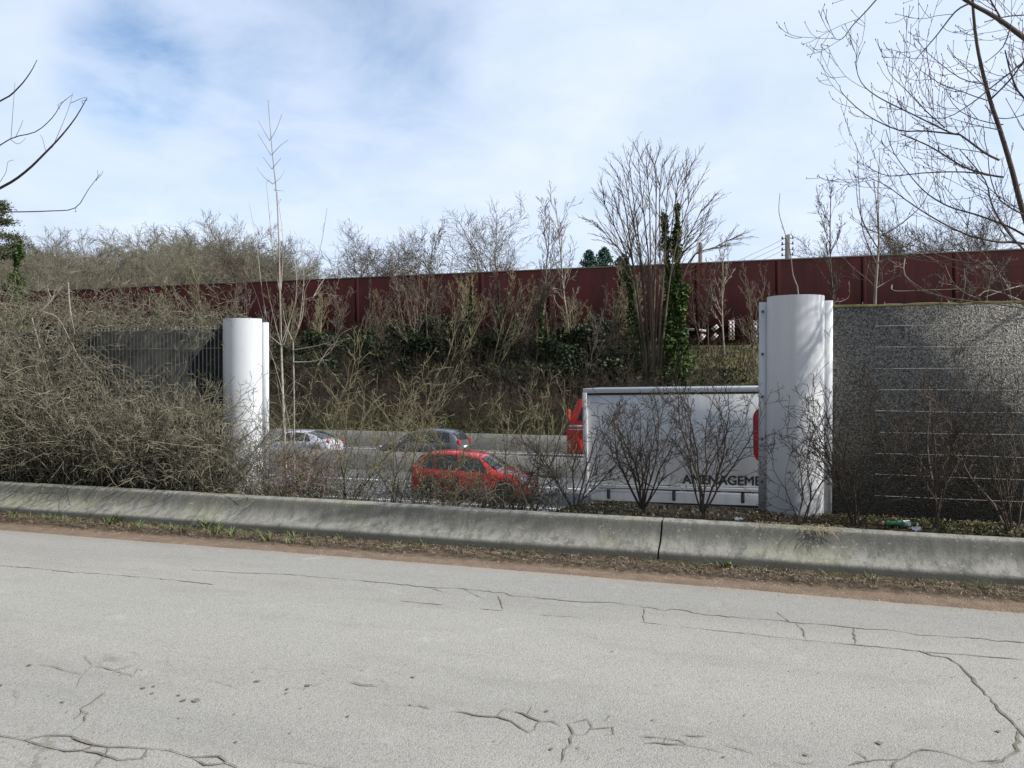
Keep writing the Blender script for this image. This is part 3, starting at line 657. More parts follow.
# bank cover: brushwood and dark ivy/bramble masses
def smp_bank(rn):
    while True:
        u = rn.uniform(-40, 760); Y = rn.uniform(43.2, 58.5)
        w = 1 if 250 < u < 640 else .45
        if rn.random() < w: break
    x = xat(u, Y); return Vector((x, Y, float(hgt(x, Y))-.05)), (1 if 250 < u < 640 else .6)
fill_twigs('bank_brushwood', 3800, smp_bank, 2.5, .018, 'bark_bank', 'grey-brown bare brushwood covering the bank below the red wall', 'brushwood', 12, kids=5)
def blob_leaves(name, blobs, dens, size, mt, label, cat, seed, twig=None):
    rn = random.Random(seed); m = MB(); pts = []
    for (c, rx, ry, rz) in blobs:
        n = int(dens*rx*ry**.5*rz)
        sub = [(rn.gauss(0, .55), rn.gauss(0, .45), abs(rn.gauss(0, .55)), rn.uniform(.18, .42)) for _ in range(14)]
        for i in range(n):
            sx, sy, sz, sr = sub[rn.randrange(14)]
            d = Vector((rn.gauss(0, 1), rn.gauss(0, 1), rn.gauss(0, 1))).normalized()*sr*rn.random()**.4
            pts.append(Vector(c)+Vector(((sx+d.x)*rx, (sy+d.y)*ry, (sz+d.z)*rz)))
    leaves(m, pts, size, rn); return tag(m.build(name, M[mt]), label, cat, kind='stuff')
rn = random.Random(5); bl = []
for i in range(75):
    u = rn.uniform(275, 600); Y = rn.uniform(49, 56); x = xat(u, Y); s = rn.uniform(.8, 1.7)
    bl.append(((x, Y, float(hgt(x, Y))), 1.9*s, 1.2*s, 1.25*s))
for u in (455, 470, 440, 480): x = xat(u, 53); bl.append(((x, 53, float(hgt(x, 53))), 2.2, 1.5, 2.6))
for i in range(10):
    u = rn.uniform(80, 280); Y = rn.uniform(50, 56); x = xat(u, Y); bl.append(((x, Y, float(hgt(x, Y))), 1.6, 1.2, 1.2))
for i in range(7):
    u = rn.uniform(600, 745); Y = rn.uniform(49, 55); x = xat(u, Y); bl.append(((x, Y, float(hgt(x, Y))), 1., .9, .6))
blob_leaves('ivy_and_bramble_cover', bl, 560, .13, 'ivy_dark', 'dark ivy and bramble masses on the bank below the red wall', 'undergrowth', 6)
def smp_grass(rn):
    u = rn.uniform(250, 760); Y = rn.uniform(43, 59); x = xat(u, Y); return Vector((x, Y, float(hgt(x, Y))-.02)), 1
def grassfield(name, n, smp, L, r, mt, label, seed):
    rn = random.Random(seed); m = MB()
    for i in range(n):
        p, s = smp(rn); q = p+Vector((rn.gauss(0, .12), rn.gauss(0, .12), L*rn.uniform(.5, 1)))
        w = Vector((r, 0, 0)) ; m.mesh([p-w, p+w, q], [(0, 1, 2)])
    return tag(m.build(name, M[mt]), label, 'grass', kind='stuff')
grassfield('bank_grass', 9000, smp_grass, .35, .04, 'bankgrass', 'rough green grass on the motorway bank', 3)

# evergreens
def conifer(u, vt, Y, w, label, seed, mt='conifer'):
    rn = random.Random(seed); x = xat(u, Y); z0 = float(hgt(x, Y)); Hh = tv(u, vt, Y)-z0
    e = empty('conifer', (x, Y, z0), label, 'conifer'); t = MB(); t.tube([(0, 0, 0), (0, 0, Hh*.5), (0, 0, Hh)], [.16, .1, .02], 6); t.build('trunk', M['bark_dark'], e)
    m = MB(); pts = []
    for k in range(95):
        h = Hh*(.25+.75*(k/95)); rr = w*(1-(h/Hh-.25)/.75)**.75+.15
        for j in range(7):
            a = rn.uniform(0, 2*pi); L = rr*rn.uniform(.7, 1.15)
            for i in range(14): q = i/14; pts.append((math.cos(a)*L*q+rn.gauss(0, .08), math.sin(a)*L*q+rn.gauss(0, .08), h+.25*L*q*q-.12*L*q+rn.gauss(0, .09)))
    leaves(m, pts, .14, rn); m.build('crown', M[mt], e)
conifer(589, 251, 84, 3.2, 'blue-green conifer tip showing above the red wall, left one of two', 1)
conifer(604, 248, 86, 3.8, 'blue-green conifer tip showing above the red wall, right one of two', 2)
conifer(620, 258, 88, 2.6, 'low dark conifer tip at the left edge of the ivy-clad tree', 3)
# pine at far left edge and ivy stub
e = empty('pine_tree', (xat(-12, 66), 66, 4.0), 'dark evergreen pine at the left edge, layered foliage against the sky', 'tree')
t = MB(); t.tube([(0, 0, 0), (.2, 0, 6), (.1, 0, 11), (.3, 0, 15)], [.3, .25, .18, .05], 8); t.build('trunk', M['bark_dark'], e)
rn = random.Random(3); m = MB(); pts = []
for k in range(30):
    h = rn.uniform(11.5, 17.4); a = rn.uniform(0, 6.28); L = 3.1*(1-(h-11)/7.5)+.3; c = Vector((math.cos(a)*L, math.sin(a)*L, h)); t2 = 0
    for i in range(420): pts.append(c+Vector((rn.gauss(0, .62), rn.gauss(0, .62), rn.gauss(0, .22))))
leaves(m, pts, .13, rn); m.build('crown', M['pine'], e)
e = empty('ivy_covered_stump', (xat(15, 57), 57, float(hgt(xat(15, 57), 57))), 'bright green ivy-covered tree stem at the left edge in front of the woods', 'tree')
t = MB(); t.tube([(0, 0, 0), (0, 0, 4), (.6, 0, 8.5)], [.2, .18, .08], 6); t.build('trunk', M['bark_dark'], e)
m = MB(); ivy_on(m, [(-.9, 0, 2), (-.7, 0, 4.5), (-.9, 0, 6.8)], 1.5, 2600, .15, rn); ivy_on(m, [(.1, 0, 2), (.4, 0, 6), (.3, 0, 9), (.8, 0, 10.8)], 1.3, 3600, .15, rn); m.build('ivy', M['ivy'], e)

# utility poles and wires
x = xat(700, 74); e = empty('utility_pole', (x, 74, 4), 'plain dark pole top behind the wall right of the ivy-clad tree', 'pole')
t = MB(); t.lathe([(.22, 0), (.17, tv(700, 243, 74)-4)], (0, 0, 0), n=12); t.build('shaft', M['polewood'], e)
x = xat(787, 76); zt = tv(787, 235, 76)-4; e = empty('utility_pole', (x, 76, 4), 'pale concrete utility pole with insulators above the wall beside a bare twig', 'pole')
t = MB(); t.box((0, 0, zt/2), (.42, .34, zt), bev=.03); t.build('shaft', M['polecon'], e)
for k in range(4):
    for s in (-1, 1):
        t = MB(); t.tube([(0, 0, zt-.3-k*.5), (s*.42, 0, zt-.3-k*.5)], [.03, .03], 4); t.lathe([(.06, 0), (.09, .08), (.05, .16), (.07, .22), (.03, .28)], (s*.45, 0, zt-.38-k*.5), n=8); t.build('insulator', M['polewood'], e)
m = MB()
for k in range(3):
    a = Vector((xat(787, 76), 76, 4+zt-.2-k*.5)); bq = Vector((xat(700, 74)-6, 95, 4+zt-2.6-k*.5)); pts = [a.lerp(bq, i/10)-Vector((0, 0, 1.0*4*(i/10)*(1-i/10)*.25)) for i in range(11)]; m.tube(pts, [.018]*11, 3)
tag(m.build('overhead_wires', M['polewood']), 'thin overhead wires running left from the concrete pole', 'wires')

# ------------------------------------------------------------------ near plants
def px_path(T, pts, Y0, Y1, r0, r1, rn, twigs=0, S=None, tl=.4, n=None, org=None):
    k = len(pts)-1; P = []
    for i, (u, v) in enumerate(pts): P.append(at(u, v, Y0+(Y1-Y0)*(i/k)))
    if org is not None: P = [p-org for p in P]
    # smooth (Catmull-Rom)
    Q = []
    for i in range(k):
        a, b, c, d = P[max(i-1, 0)], P[i], P[i+1], P[min(i+2, k)]
        for t in (0, .33, .66):
            Q.append(.5*((2*b)+(c-a)*t+(2*a-5*b+4*c-d)*t*t+(3*b-a-3*c+d)*t**3))
    Q.append(P[-1]); nn = len(Q)-1
    rad = [r0+(r1-r0)*i/nn for i in range(nn+1)]
    T.tube(Q, rad, 5 if r0 > .008 else 4)
    for j in range(twigs):
        t = rn.uniform(.08, 1)*nn; i = min(int(t), nn-1); q = Q[i].lerp(Q[i+1], t-i); d = (Q[i+1]-Q[i]).normalized(); a = R(rn.uniform(25, 60))
        nd = d*math.cos(a)+perp(d, rn)*math.sin(a)+Vector((0, 0, .15))
        grow([T], q, nd, tl*rn.uniform(.3, 1.2), max(.0022, rad[i]*.45), 0, S or TW, rn)
    return Q
TW = dict(seg=[5, 3], wig=[.16, .2], up=[.08, .06], taper=.45, rmin=.0018, n=[3], t0=[.3], ang=[40], lr=[.4], tap_l=[.3], rr=[.7])
TWB = spec(TW, seg=[5, 4, 2], wig=[.14, .18, .2], up=[.09, .07, .05], n=[4, 3], t0=[.2, .2], ang=[42, 45], lr=[.5, .35], tap_l=[.3, .3], rr=[.7, .8])

# young ash beside left post
org = at(283, 500, 10.9); org.z = float(hgt(org.x, 10.9)); rn = random.Random(4)
e = empty('bare_sapling', org, 'tall pale whip-like sapling rising high into the sky beside the left white cover', 'sapling')
T = MB(); px_path(T, [(287, 505), (285, 450), (283, 400), (281, 345), (280, 300), (279, 250), (277, 200), (272, 150), (268, 100)], 10.9, 10.8, .026, .0045, rn, org=org); T.build('trunk', M['bark_pale'], e, smooth=True)
T = MB()
for a, b, mid in (((269.5, 140.5), (258, 120), None), ((269.5, 140.5), (282, 114), (276, 130)), ((271, 155), (258, 134), None), ((271.5, 155), (288, 140), (280, 146)), ((272, 169), (263, 157), None), ((272, 169), (281, 158), None), ((273, 184), (256, 167), (265, 178)), ((273, 184), (285, 170), (281, 177)), ((274, 190), (284, 191), None), ((281, 345), (262, 330), None)):
    px_path(T, [a, b] if not mid else [a, mid, b], 10.8, 10.8+rn.uniform(-.35, .35), .006, .003, rn, org=org)
for p in ([(281, 345), (267, 330), (258, 300), (250, 280), (243, 266)], [(281, 345), (290, 320), (297, 290), (294, 255), (295, 262)], [(270, 340), (262, 290), (256, 240), (249, 203)], [(281, 300), (273, 250), (267, 190), (266, 182)], [(281, 345), (272, 310), (266, 280)], [(281, 290), (283, 240), (278, 200)], [(284, 345), (296, 300), (304, 286), (302, 260), (300, 240)], [(287, 480), (291, 440), (284, 400), (270, 350), (252, 320)]):
    px_path(T, p, 10.85, 10.85+rn.uniform(-.5, .5), .008, .0022, rn, 3, tl=.25, org=org)
T.build('crown', M['bark_pale'], e)
org = at(296, 500, 11.3); org.z = float(hgt(org.x, 11.3))
e = empty('bare_sapling', org, 'forked pale sapling just right of the tallest whip, arching branch to its right', 'sapling')
T = MB(); px_path(T, [(295, 505), (294, 450), (294, 400), (293, 342)], 11.3, 11.2, .017, .013, rn, org=org); T.build('trunk', M['bark_pale'], e, smooth=True)
T = MB()
for p in ([(293, 342), (302, 318), (305, 290), (314, 272), (322, 240), (327, 208)], [(293, 342), (286, 325), (283, 310)], [(294, 362), (315, 361), (330, 352), (340, 335), (352, 328)], [(302, 300), (313, 297), (325, 290), (329, 288)], [(293, 342), (300, 320), (304, 270), (300, 235)], [(313, 298), (320, 285), (333, 270), (340, 279)], [(294, 350), (330, 342), (342, 325)], [(318, 365), (332, 345), (345, 340)]):
    px_path(T, p, 11.2, 11.2+rn.uniform(-.5, .5), .009, .0025, rn, 4, tl=.25, org=org)
T.build('crown', M['bark_pale'], e)

# bushes in the planting strip
BUSH = dict(seg=[8, 6, 4, 3], wig=[.12, .16, .2, .22], up=[.03, .05, .06, .03], taper=.3, rmin=.003, n=[8, 5, 2], t0=[.15, .15, .2], ang=[36, 40, 45], lr=[.6, .5, .45], tap_l=[.35, .3, .3], rr=[.6, .6, .6])
def bush(u, Y, Hh, label, stems=5, r=.016, bk='bark_dark', seed=0, spread=.4, lean=(0, 0), S=BUSH, name='bare_bush', group=None, foot=0):
    rn = random.Random(seed); x = xat(u, Y); z = float(hgt(x, Y)); o = (x, Y, z-.03)
    e = empty(name, o, label, 'bush', group); A = MB(); B = MB()
    start = Vector((0, 0, 0))
    if foot:
        A.tube([(0, 0, 0), (.01, 0, foot*.5), (0, .01, foot)], [r*1.7, r*1.4, r*1.3], 7); start = Vector((0, 0, foot*.7))
    for i in range(stems):
        a = 2*pi*(i+rn.random()*.7)/stems
        d = Vector((math.cos(a)*spread*rn.uniform(.4, 1.4)+lean[0], math.sin(a)*spread*.45+lean[1], 1))
        grow([A, B], start+Vector((math.cos(a)*.02, math.sin(a)*.02, 0)), d, Hh*rn.uniform(.75, 1.08), r*rn.uniform(.6, 1.1), 0, S, rn)
    A.build('stems', M[bk], e); B.build('twigs', M[bk], e); return e
bush(575, 9.9, 1.25, 'dark spreading bare bush in front of the red cab of the far lorry', 6, seed=1, spread=.5)
bush(643, 9.75, 1.45, 'dark bare bush with thick foot in front of the white trailer side', 8, seed=2, spread=.45, foot=.12, r=.018)
bush(703, 9.7, 1.5, 'dark V-shaped bare bush in front of the black lettering on the trailer', 7, seed=3, spread=.5, foot=.14, r=.018)
bush(800, 9.4, 1.25, 'sparse crooked bare bush in front of the tall white cover', 4, seed=5, spread=.4, r=.011, S=spec(BUSH, wig=[.2, .2, .2, .2], n=[6, 4, 2]))
bush(856, 9.75, 1.5, 'olive-brown bare bush against the gravel-faced wall next to the tall white cover', 7, seed=6, spread=.42, bk='bark_dark', r=.017)
bush(937, 9.75, 1.55, 'broad bare bush on a single foot in the middle of the gravel-faced wall', 8, seed=7, spread=.5, foot=.3, r=.018, bk='bark_dark')
bush(1012, 9.8, 1.35, 'bare bush at the right edge before the gravel-faced wall', 6, seed=8, spread=.4, bk='bark_dark')
LB = spec(BUSH, wig=[.12, .16, .2, .22], n=[7, 5, 2], lr=[.52, .5, .45])
bush(340, 10.1, 2.3, 'olive bare bush leaning right, first bush right of the two pale saplings', 6, seed=11, spread=.35, lean=(.5, .1), bk='bark_olive', S=LB)
bush(388, 10.3, 2.2, 'olive bare bush leaning right in front of the red hatchback tail', 6, seed=12, spread=.45, lean=(.35, .1), bk='bark_olive', S=LB)
bush(440, 10.4, 1.7, 'light twiggy bare bush in front of the red hatchback doors', 6, seed=13, spread=.5, lean=(.1, 0), bk='bark_olive', S=LB)
bush(520, 10.2, 1.9, 'tall loose bare bush between the red hatchback nose and the red lorry cab', 6, seed=14, spread=.5, lean=(.2, .1), bk='bark_olive', S=LB)
bush(308, 10.1, 1.0, 'russet red twiggy bush between the pale saplings and the silver car', 9, seed=16, spread=.5, bk='bark_russet', S=spec(LB, rmin=.003), r=.01, name='russet_bush')
# curly tangle over the car bonnet
rn = random.Random(44); m = MB(); c0 = at(497, 470, 10.0); c0.z = .1
for i in range(95):
    a0 = rn.uniform(0, 6.3); L = rn.uniform(.6, 1.5); p = Vector((rn.gauss(0, .25), rn.gauss(0, .2), 0)); d = Vector((rn.gauss(0, .3), rn.gauss(0, .2), 1)).normalized(); ax = perp(d, rn); turn = rn.uniform(2.0, 4.2)/10; pts = [p]; 
    for k in range(10):
        d = (Quaternion(ax, turn*(.4+k*.09)) @ d+Vector((rn.gauss(0, .08), rn.gauss(0, .08), rn.gauss(0, .08)))).normalized(); p = p+d*L/10
        if p.z < 0: p.z = .01
        pts.append(p)
    m.tube(pts, [.006-.0004*k for k in range(11)], 4)
o = m.build('curled_vine', M['bark_mid']); o.location = c0; tag(o, 'low tangle of curled vine stems in front of the red hatchback bonnet', 'vine')

# bramble thicket covering the left wall
def thicket():
    rn = random.Random(101); m = MB()
    S1 = dict(seg=[8, 5, 3], wig=[.12, .2, .22], up=[-.045, -.03, 0], taper=.35, rmin=.0034, n=[7, 2], t0=[.2, .2], ang=[45, 45], lr=[.30, .45], tap_l=[.1, .2], rr=[.6, .8])
    for i in range(640):
        u = rn.uniform(-70, 218); Y = rn.uniform(9.15, 10.35); x = xat(u, Y)
        left = min(1, max(0, (110-u)/90)); L = rn.uniform(.8, 1.75+1.5*left)
        d = Vector((rn.gauss(0, .45), rn.gauss(-.08, .25), 1)); z = float(hgt(x, Y))
        grow([m], Vector((x, Y, z)), d, L, rn.uniform(.0055, .012), 0, S1, rn)
    S2 = dict(seg=[7, 4, 3], wig=[.22, .26, .25], up=[-.01, 0, 0], taper=.4, rmin=.0033, n=[5, 2], t0=[.1, .2], ang=[50, 45], lr=[.38, .45], tap_l=[.1, .2], rr=[.7, .8])
    for i in range(480):   # mass of fine cross twigs
        u = rn.uniform(-70, 220); Y = rn.uniform(9.2, 10.3); x = xat(u, Y); top = float(np.interp(u, [0, 50, 110, 200, 240], [2.9, 2.7, 1.6, 1.45, 1.0]))
        z = .35+(top-.35)*rn.random()**.8; d = Vector((rn.gauss(0, 1), rn.gauss(0, .5), rn.gauss(.25, .6)))
        grow([m], Vector((x, Y, z)), d, rn.uniform(.4, 1.0), rn.uniform(.003, .006), 0, S2, rn)
    for i in range(430):    # twigs lying over the wall's top
        u = rn.uniform(-70, 225); Y = rn.uniform(10.2, 11.4); x = xat(u, Y); top = float(np.interp(u, [-40, 40, 110, 220], [3.1, 3.0, 2.88, 2.82]))
        d = Vector((rn.gauss(.3, 1), rn.gauss(-.2, .5), rn.gauss(.1, .35)))
        grow([m], Vector((x, Y, top+rn.gauss(0, .10))), d, rn.uniform(.4, 1.0), rn.uniform(.003, .006), 0, S2, rn)
    for i in range(34): # over the white cover
        p = Vector((XL+rn.uniform(-.7, .5), 9.9+rn.gauss(0, .12), .3+rn.random()**1.6*1.3)); grow([m], p, Vector((rn.gauss(.7, .5), -.1, rn.gauss(.35, .5))), rn.uniform(.5, 1.0), .005, 0, S2, rn)
    return tag(m.build('bramble_thicket', M['bark_thicket']), 'dense tangled thicket of bare brambles covering the left noise wall', 'thicket', kind='stuff')
thicket()
rn = random.Random(7); m = MB(); pts = []
for i in range(1500):
    u = rn.uniform(-70, 225); x = xat(u, 9.7); pts.append((x, rn.uniform(9.2, 10.3), rn.uniform(.35, 2.6 if u < 60 else 1.7)))
leaves(m, pts, .024, rn); tag(m.build('clinging_leaves', M['litter_leaf']), 'withered brown leaves clinging in the bramble thicket', 'leaves', kind='stuff')
def gapscrub():
    rn = random.Random(55); m = MB(); S2 = dict(seg=[6, 4, 3], wig=[.2, .24, .25], up=[.02, 0, 0], taper=.4, rmin=.0033, n=[4, 2], t0=[.1, .2], ang=[48, 45], lr=[.4, .45], tap_l=[.1, .2], rr=[.7, .8])
    for i in range(320):
        u = 262+(rn.random()**1.7)*300; Y = rn.uniform(9.4, 10.8); x = xat(u, Y); dn = max(0, 1-(u-262)/80)
        grow([m], Vector((x, Y, float(hgt(x, Y)))), Vector((rn.gauss(0, .5), rn.gauss(0, .4), 1)), rn.uniform(.4, .95+1.2*dn), rn.uniform(.003, .007), 0, S2, rn)
    return tag(m.build('low_scrub', M['bark_thicket']), 'low tangled bare scrub behind the barrier between the two white covers', 'scrub', kind='stuff')
gapscrub()
# stout pale bramble canes
rn = random.Random(66)
for pts, Y, lab in (([(32, 318), (44, 365), (47, 395), (60, 430)], 9.6, 'stout pale cane standing up in the thicket near the left edge'), ([(43, 312), (58, 318), (70, 340), (82, 362), (100, 380)], 9.5, 'arching pale cane curving over the thicket top left'), ([(40, 312), (52, 300), (62, 286)], 9.8, 'short thick broken pale branch sticking up above the thicket'), ([(10, 480), (35, 452), (70, 422), (55, 405)], 9.3, 'pale bent cane low in the thicket above the barrier'), ([(68, 282), (70, 310), (75, 335)], 9.9, 'straight grey stem standing above the thicket beside the broken branch'), ([(158, 485), (152, 455), (165, 430), (178, 395)], 9.3, 'pale upright stem in the thicket middle above the barrier')):
    T = MB(); px_path(T, pts, Y, Y+.15, .016 if 'broken' in lab else .009, .011 if 'broken' in lab else .005, rn, 6, tl=.4, S=TWB); tag(T.build('bramble_cane', M['bark_pale']), lab, 'cane')

# overhanging tree at the left
rn = random.Random(9); tx, ty = xat(-190, 9.8), 9.8
e = empty('overhanging_tree', (tx, ty, .3), 'bare tree at the left edge, a few branches reaching in against the sky', 'tree'); org = Vector((tx, ty, .3))
T = MB(); T.tube([(0, 0, -.1), (.05, 0, 1.5), (0, .1, 3.2), (-.15, .1, 5), (-.1, 0, 7.2)], [.13, .11, .09, .06, .02], 9); T.build('trunk', M['bark_dark'], e, smooth=True)
T = MB()
for p, r0, r1, tw in (([(-185, 260), (-60, 215), (0, 188), (25, 172), (46, 152), (62, 135), (76, 117), (87, 98)], .03, .005, 0), ([(-188, 160), (-60, 125), (0, 101), (18, 88), (30, 73), (37, 60)], .02, .004, 0), ([(-186, 235), (-60, 212), (8, 212), (50, 211), (75, 208), (88, 190), (100, 174)], .014, .003, 0), ([(-60, 190), (-20, 160), (10, 139), (35, 132), (52, 118), (62, 103), (72, 95)], .012, .003, 0)):
    px_path(T, p, 9.8, 9.1, r0, r1, rn, tw, org=org)
for p in ([(52, 148), (60, 130), (68, 110), (73, 93)], [(71, 103), (80, 99), (87, 97)], [(11, 139), (13, 110), (15, 82)], [(46, 153), (43, 140), (40, 135)], [(10, 139), (18, 144), (26, 138)], [(96, 181), (98, 175), (97, 170)], [(96, 180), (101, 175), (103, 171)], [(76, 208), (75, 212), (77, 211)], [(15, 138), (20, 128), (23, 120)], [(0, 182), (6, 172), (8, 162), (14, 160)], [(60, 109), (58, 105), (66, 100)], [(83, 104), (82, 101), (88, 100)]):
    px_path(T, p, 9.15, 9.1, .005, .0025, rn, 0, org=org)
for i in range(16):
    h = 2.5+i*.3; a = rn.uniform(1.6, 4.6); grow([T], Vector((0, 0, h)), Vector((math.cos(a), math.sin(a)*.7, .6)), 2.2, .025, 0, BUSH, rn)
T.build('crown', M['bark_dark'], e)

# big overhanging tree at the right
rn = random.Random(19); tx, ty = 3.95, 9.3
e = empty('overhanging_tree', (tx, ty, .3), 'large bare budding tree at the right edge, its branches filling the upper right sky', 'tree'); org = Vector((tx, ty, .3))
T = MB(); T.tube([(0, 0, -.1), (.03, 0, 1.5), (-.05, .05, 3.2), (.1, .1, 5), (.3, 0, 8)], [.15, .13, .11, .08, .02], 9)
px_path(T, [(1194, 420), (1090, 340), (1045, 270), (1024, 215), (1012, 170), (1000, 130), (990, 100), (981, 65), (975, 30), (970, -30), (962, -90)], 9.2, 8.7, .034, .010, rn, org=org)
px_path(T, [(1194, 190), (1085, 85), (1024, 38), (995, 17), (965, 0), (925, -30)], 9.2, 8.3, .034, .014, rn, org=org)
T.build('trunk', M['bark_dark'], e, smooth=True)
T = MB()
limbs = [([(1003, 177), (988, 174.5), (964, 167), (941, 153), (925, 144), (901, 134)], 9.0, 8.6, .011, .006),
 ([(999, 160), (985, 153), (960, 134.7), (951, 133), (914, 115), (878, 97), (861, 82), (855, 62)], 8.9, 8.3, .012, .003),
 ([(960, 134.7), (925, 131), (898, 130), (865, 114), (843, 94), (840, 86)], 8.7, 8.9, .009, .003),
 ([(1120, 262), (1024, 243.7), (1000, 242), (974, 237), (950, 227), (927, 214), (906, 200), (887, 186), (872, 179)], 9.2, 8.4, .014, .003),
 ([(1090, 275), (1024, 235), (1002, 224), (974, 214), (950, 207), (929, 195), (913, 179), (894, 153), (886, 130)], 9.2, 9.0, .012, .003),
 ([(1100, 285), (1023, 267), (969, 263), (941, 256), (918, 247), (901, 242), (889, 231)], 9.2, 8.7, .008, .002),
 ([(1003, 177), (964, 172), (922, 173), (889, 176), (868, 167), (858, 161)], 8.8, 9.2, .008, .002),
 ([(1110, 310), (1016, 303), (997, 268), (983, 252)], 9.2, 9.5, .007, .003),
 ([(1080, 320), (1010, 306), (955, 299), (918, 289), (901, 270), (899, 259)], 9.1, 8.6, .007, .002),
 ([(1090, 20), (1024, 62), (1011, 72), (988, 90), (972, 103), (945, 118), (917, 115)], 8.9, 8.5, .010, .003),
 ([(968, 4), (955, 12), (937, 35), (923, 51), (914, 59), (900, 53)], 8.4, 8.2, .009, .002),
 ([(905, -40), (876, 0), (853, 25), (842, 39), (832, 38)], 8.2, 8.0, .008, .002),
 ([(984, 84), (960, 78), (929, 54), (917, 39)], 8.8, 8.6, .006, .002),
 ([(1011, 25), (1003, 47), (986, 62)], 8.6, 8.5, .007, .003),
 ([(945, 128), (927, 112), (908, 92), (890, 74), (887, 62)], 8.6, 8.4, .006, .002),
 ([(1060, 120), (1024, 98), (1012, 77), (1005, 50)], 9.0, 8.8, .012, .006),
 ([(1000, 130), (975, 125), (950, 118)], 8.8, 8.5, .006, .002),
 ([(985, 105), (998, 118), (1024, 115), (1050, 100)], 8.9, 8.4, .006, .002),
 ([(1024, 215), (1000, 200), (990, 175), (988, 150)], 8.9, 8.6, .008, .003),
 ([(1045, 270), (1010, 235), (992, 205), (985, 180), (960, 150)], 9.0, 8.7, .012, .004),
 ([(1120, 16), (1060, 14), (1010, 16), (985, 22)], 8.8, 8.4, .009, .004),
 ([(1090, 305), (1000, 290), (962, 262), (930, 262), (900, 255)], 9.2, 9.3, .006, .002),
 ([(1080, 300), (1024, 285), (990, 280), (940, 262), (921, 258)], 9.2, 9.5, .006, .002),
 ([(1000, 17), (985, -10), (960, -60)], 8.6, 8.2, .009, .004), ([(990, 100), (1010, 80), (1024, 60), (1050, 20)], 8.8, 8.5, .009, .004)]
S_R = dict(seg=[7, 5], wig=[.10, .13], up=[.09, .12], taper=.5, rmin=.0024, n=[3], t0=[.25, .3], ang=[42, 45], lr=[.42, .4], tap_l=[.3, .3], rr=[.75, .8])
BUDS = []
def budded(T0):
    for key, lst in T0.tub.items():
        for pts, rad in lst:
            if rad[-1] < .0045: BUDS.append(Vector(pts[-1]))
for p, Y0, Y1, r0, r1 in limbs:
    px_path(T, p, Y0, Y1, r0, r1, rn, int(2+len(p)*1.3), tl=.55, S=S_R, org=org)
for i in range(7):
    u = rn.uniform(960, 1100); v = rn.uniform(-30, 250); p = at(u, v, rn.uniform(8.4, 9.4))-org; grow([T], p, Vector((rn.gauss(-.5, .6), rn.gauss(0, .4), .3)), rn.uniform(.6, 1.2), .006, 0, S_R, rn)
for i in range(12):
    h = 3+i*.4; a = rn.uniform(0, 1.6); grow([T], Vector((.1, 0, h)), Vector((math.cos(a), math.sin(a)*.7, .6)), 1.8, .03, 0, BUSH, rn)
budded(T)
crown = T.build('crown', M['bark_dark'], e)
B = MB()
for p in BUDS[:6000]:
    r = .0042; B.tube([p-Vector((0, 0, .010)), p, p+Vector((0, 0, .012))], [.0015, r, .001], 4)
B.build('buds', M['bark_dark'], e)

# pale saplings rising behind the gravel-faced wall
rn = random.Random(29)
org = at(877, 400, 12.0); org.z = float(hgt(org.x, 12.0))
e = empty('bare_sapling', org, 'pale-trunked sapling standing behind the gravel-faced wall with upswept bare branches', 'sapling')
T = MB(); px_path(T, [(874, 520), (874, 400), (875, 303), (877, 270), (879, 237), (878, 190), (880, 150)], 12, 11.9, .03, .003, rn, 6, tl=.5, org=org); T.build('trunk', M['bark_pale'], e, smooth=True)
T = MB()
for p in ([(877, 265), (868, 245), (862, 225), (859, 185), (857, 148)], [(879, 237), (895, 228), (912, 215), (925, 200), (940, 165)], [(879, 250), (866, 228), (858, 205), (856, 175)], [(876, 288), (868, 280), (850, 265), (843, 255)], [(876, 288), (885, 283)], [(879, 262), (890, 258)], [(879, 240), (876, 200), (873, 180)], [(879, 237), (900, 245), (930, 258), (944, 268)]):
    px_path(T, p, 12, 12+rn.uniform(-.5, .6), .010, .003, rn, 5, tl=.5, org=org, S=TWB)
T.build('crown', M['bark_mid'], e)
org = at(797, 400, 11.6); org.z = float(hgt(org.x, 11.6))
e = empty('bare_sapling', org, 'single crooked bare whip rising behind the tall white cover', 'sapling')
T = MB(); px_path(T, [(800, 500), (800, 400), (799, 300), (793, 275), (790, 250), (784, 230), (779, 212), (780, 193)], 11.6, 11.5, .012, .004, rn, 0, org=org); T.build('stem', M['bark_pale'], e, smooth=True)
T = MB()
for p in ([(791, 255), (797, 246)], [(790, 250), (788, 240)], [(784, 230), (781, 226)]): px_path(T, p, 11.5, 11.4, .004, .002, rn, 0, org=org)
T.build('twigs', M['bark_pale'], e)
org = at(1000, 400, 11.2); org.z = float(hgt(org.x, 11.2))
e = empty('bare_bush', org, 'pale straggling branches lying over the top of the gravel-faced wall at right', 'bush')
T = MB()
for p in ([(1010, 400), (1012, 303), (1000, 275), (985, 255), (980, 250)], [(1000, 330), (965, 310), (985, 290), (992, 275)], [(1020, 300), (990, 290), (975, 297), (955, 285), (945, 265)], [(985, 305), (984, 320), (990, 280), (997, 268)], [(961, 302), (965, 285), (964, 268)], [(1024, 285), (1005, 290), (985, 297)], [(950, 325), (975, 290), (988, 275)], [(892, 285), (895, 291), (930, 290), (965, 289)], [(905, 258), (905, 275), (925, 290), (955, 300)], [(832, 303), (845, 300), (849, 296)]):
    px_path(T, p, 11.2, 10.7+rn.uniform(-.3, .3), .007, .003, rn, 3, tl=.35, org=org, S=TWB)
T.build('stems', M['bark_pale'], e)

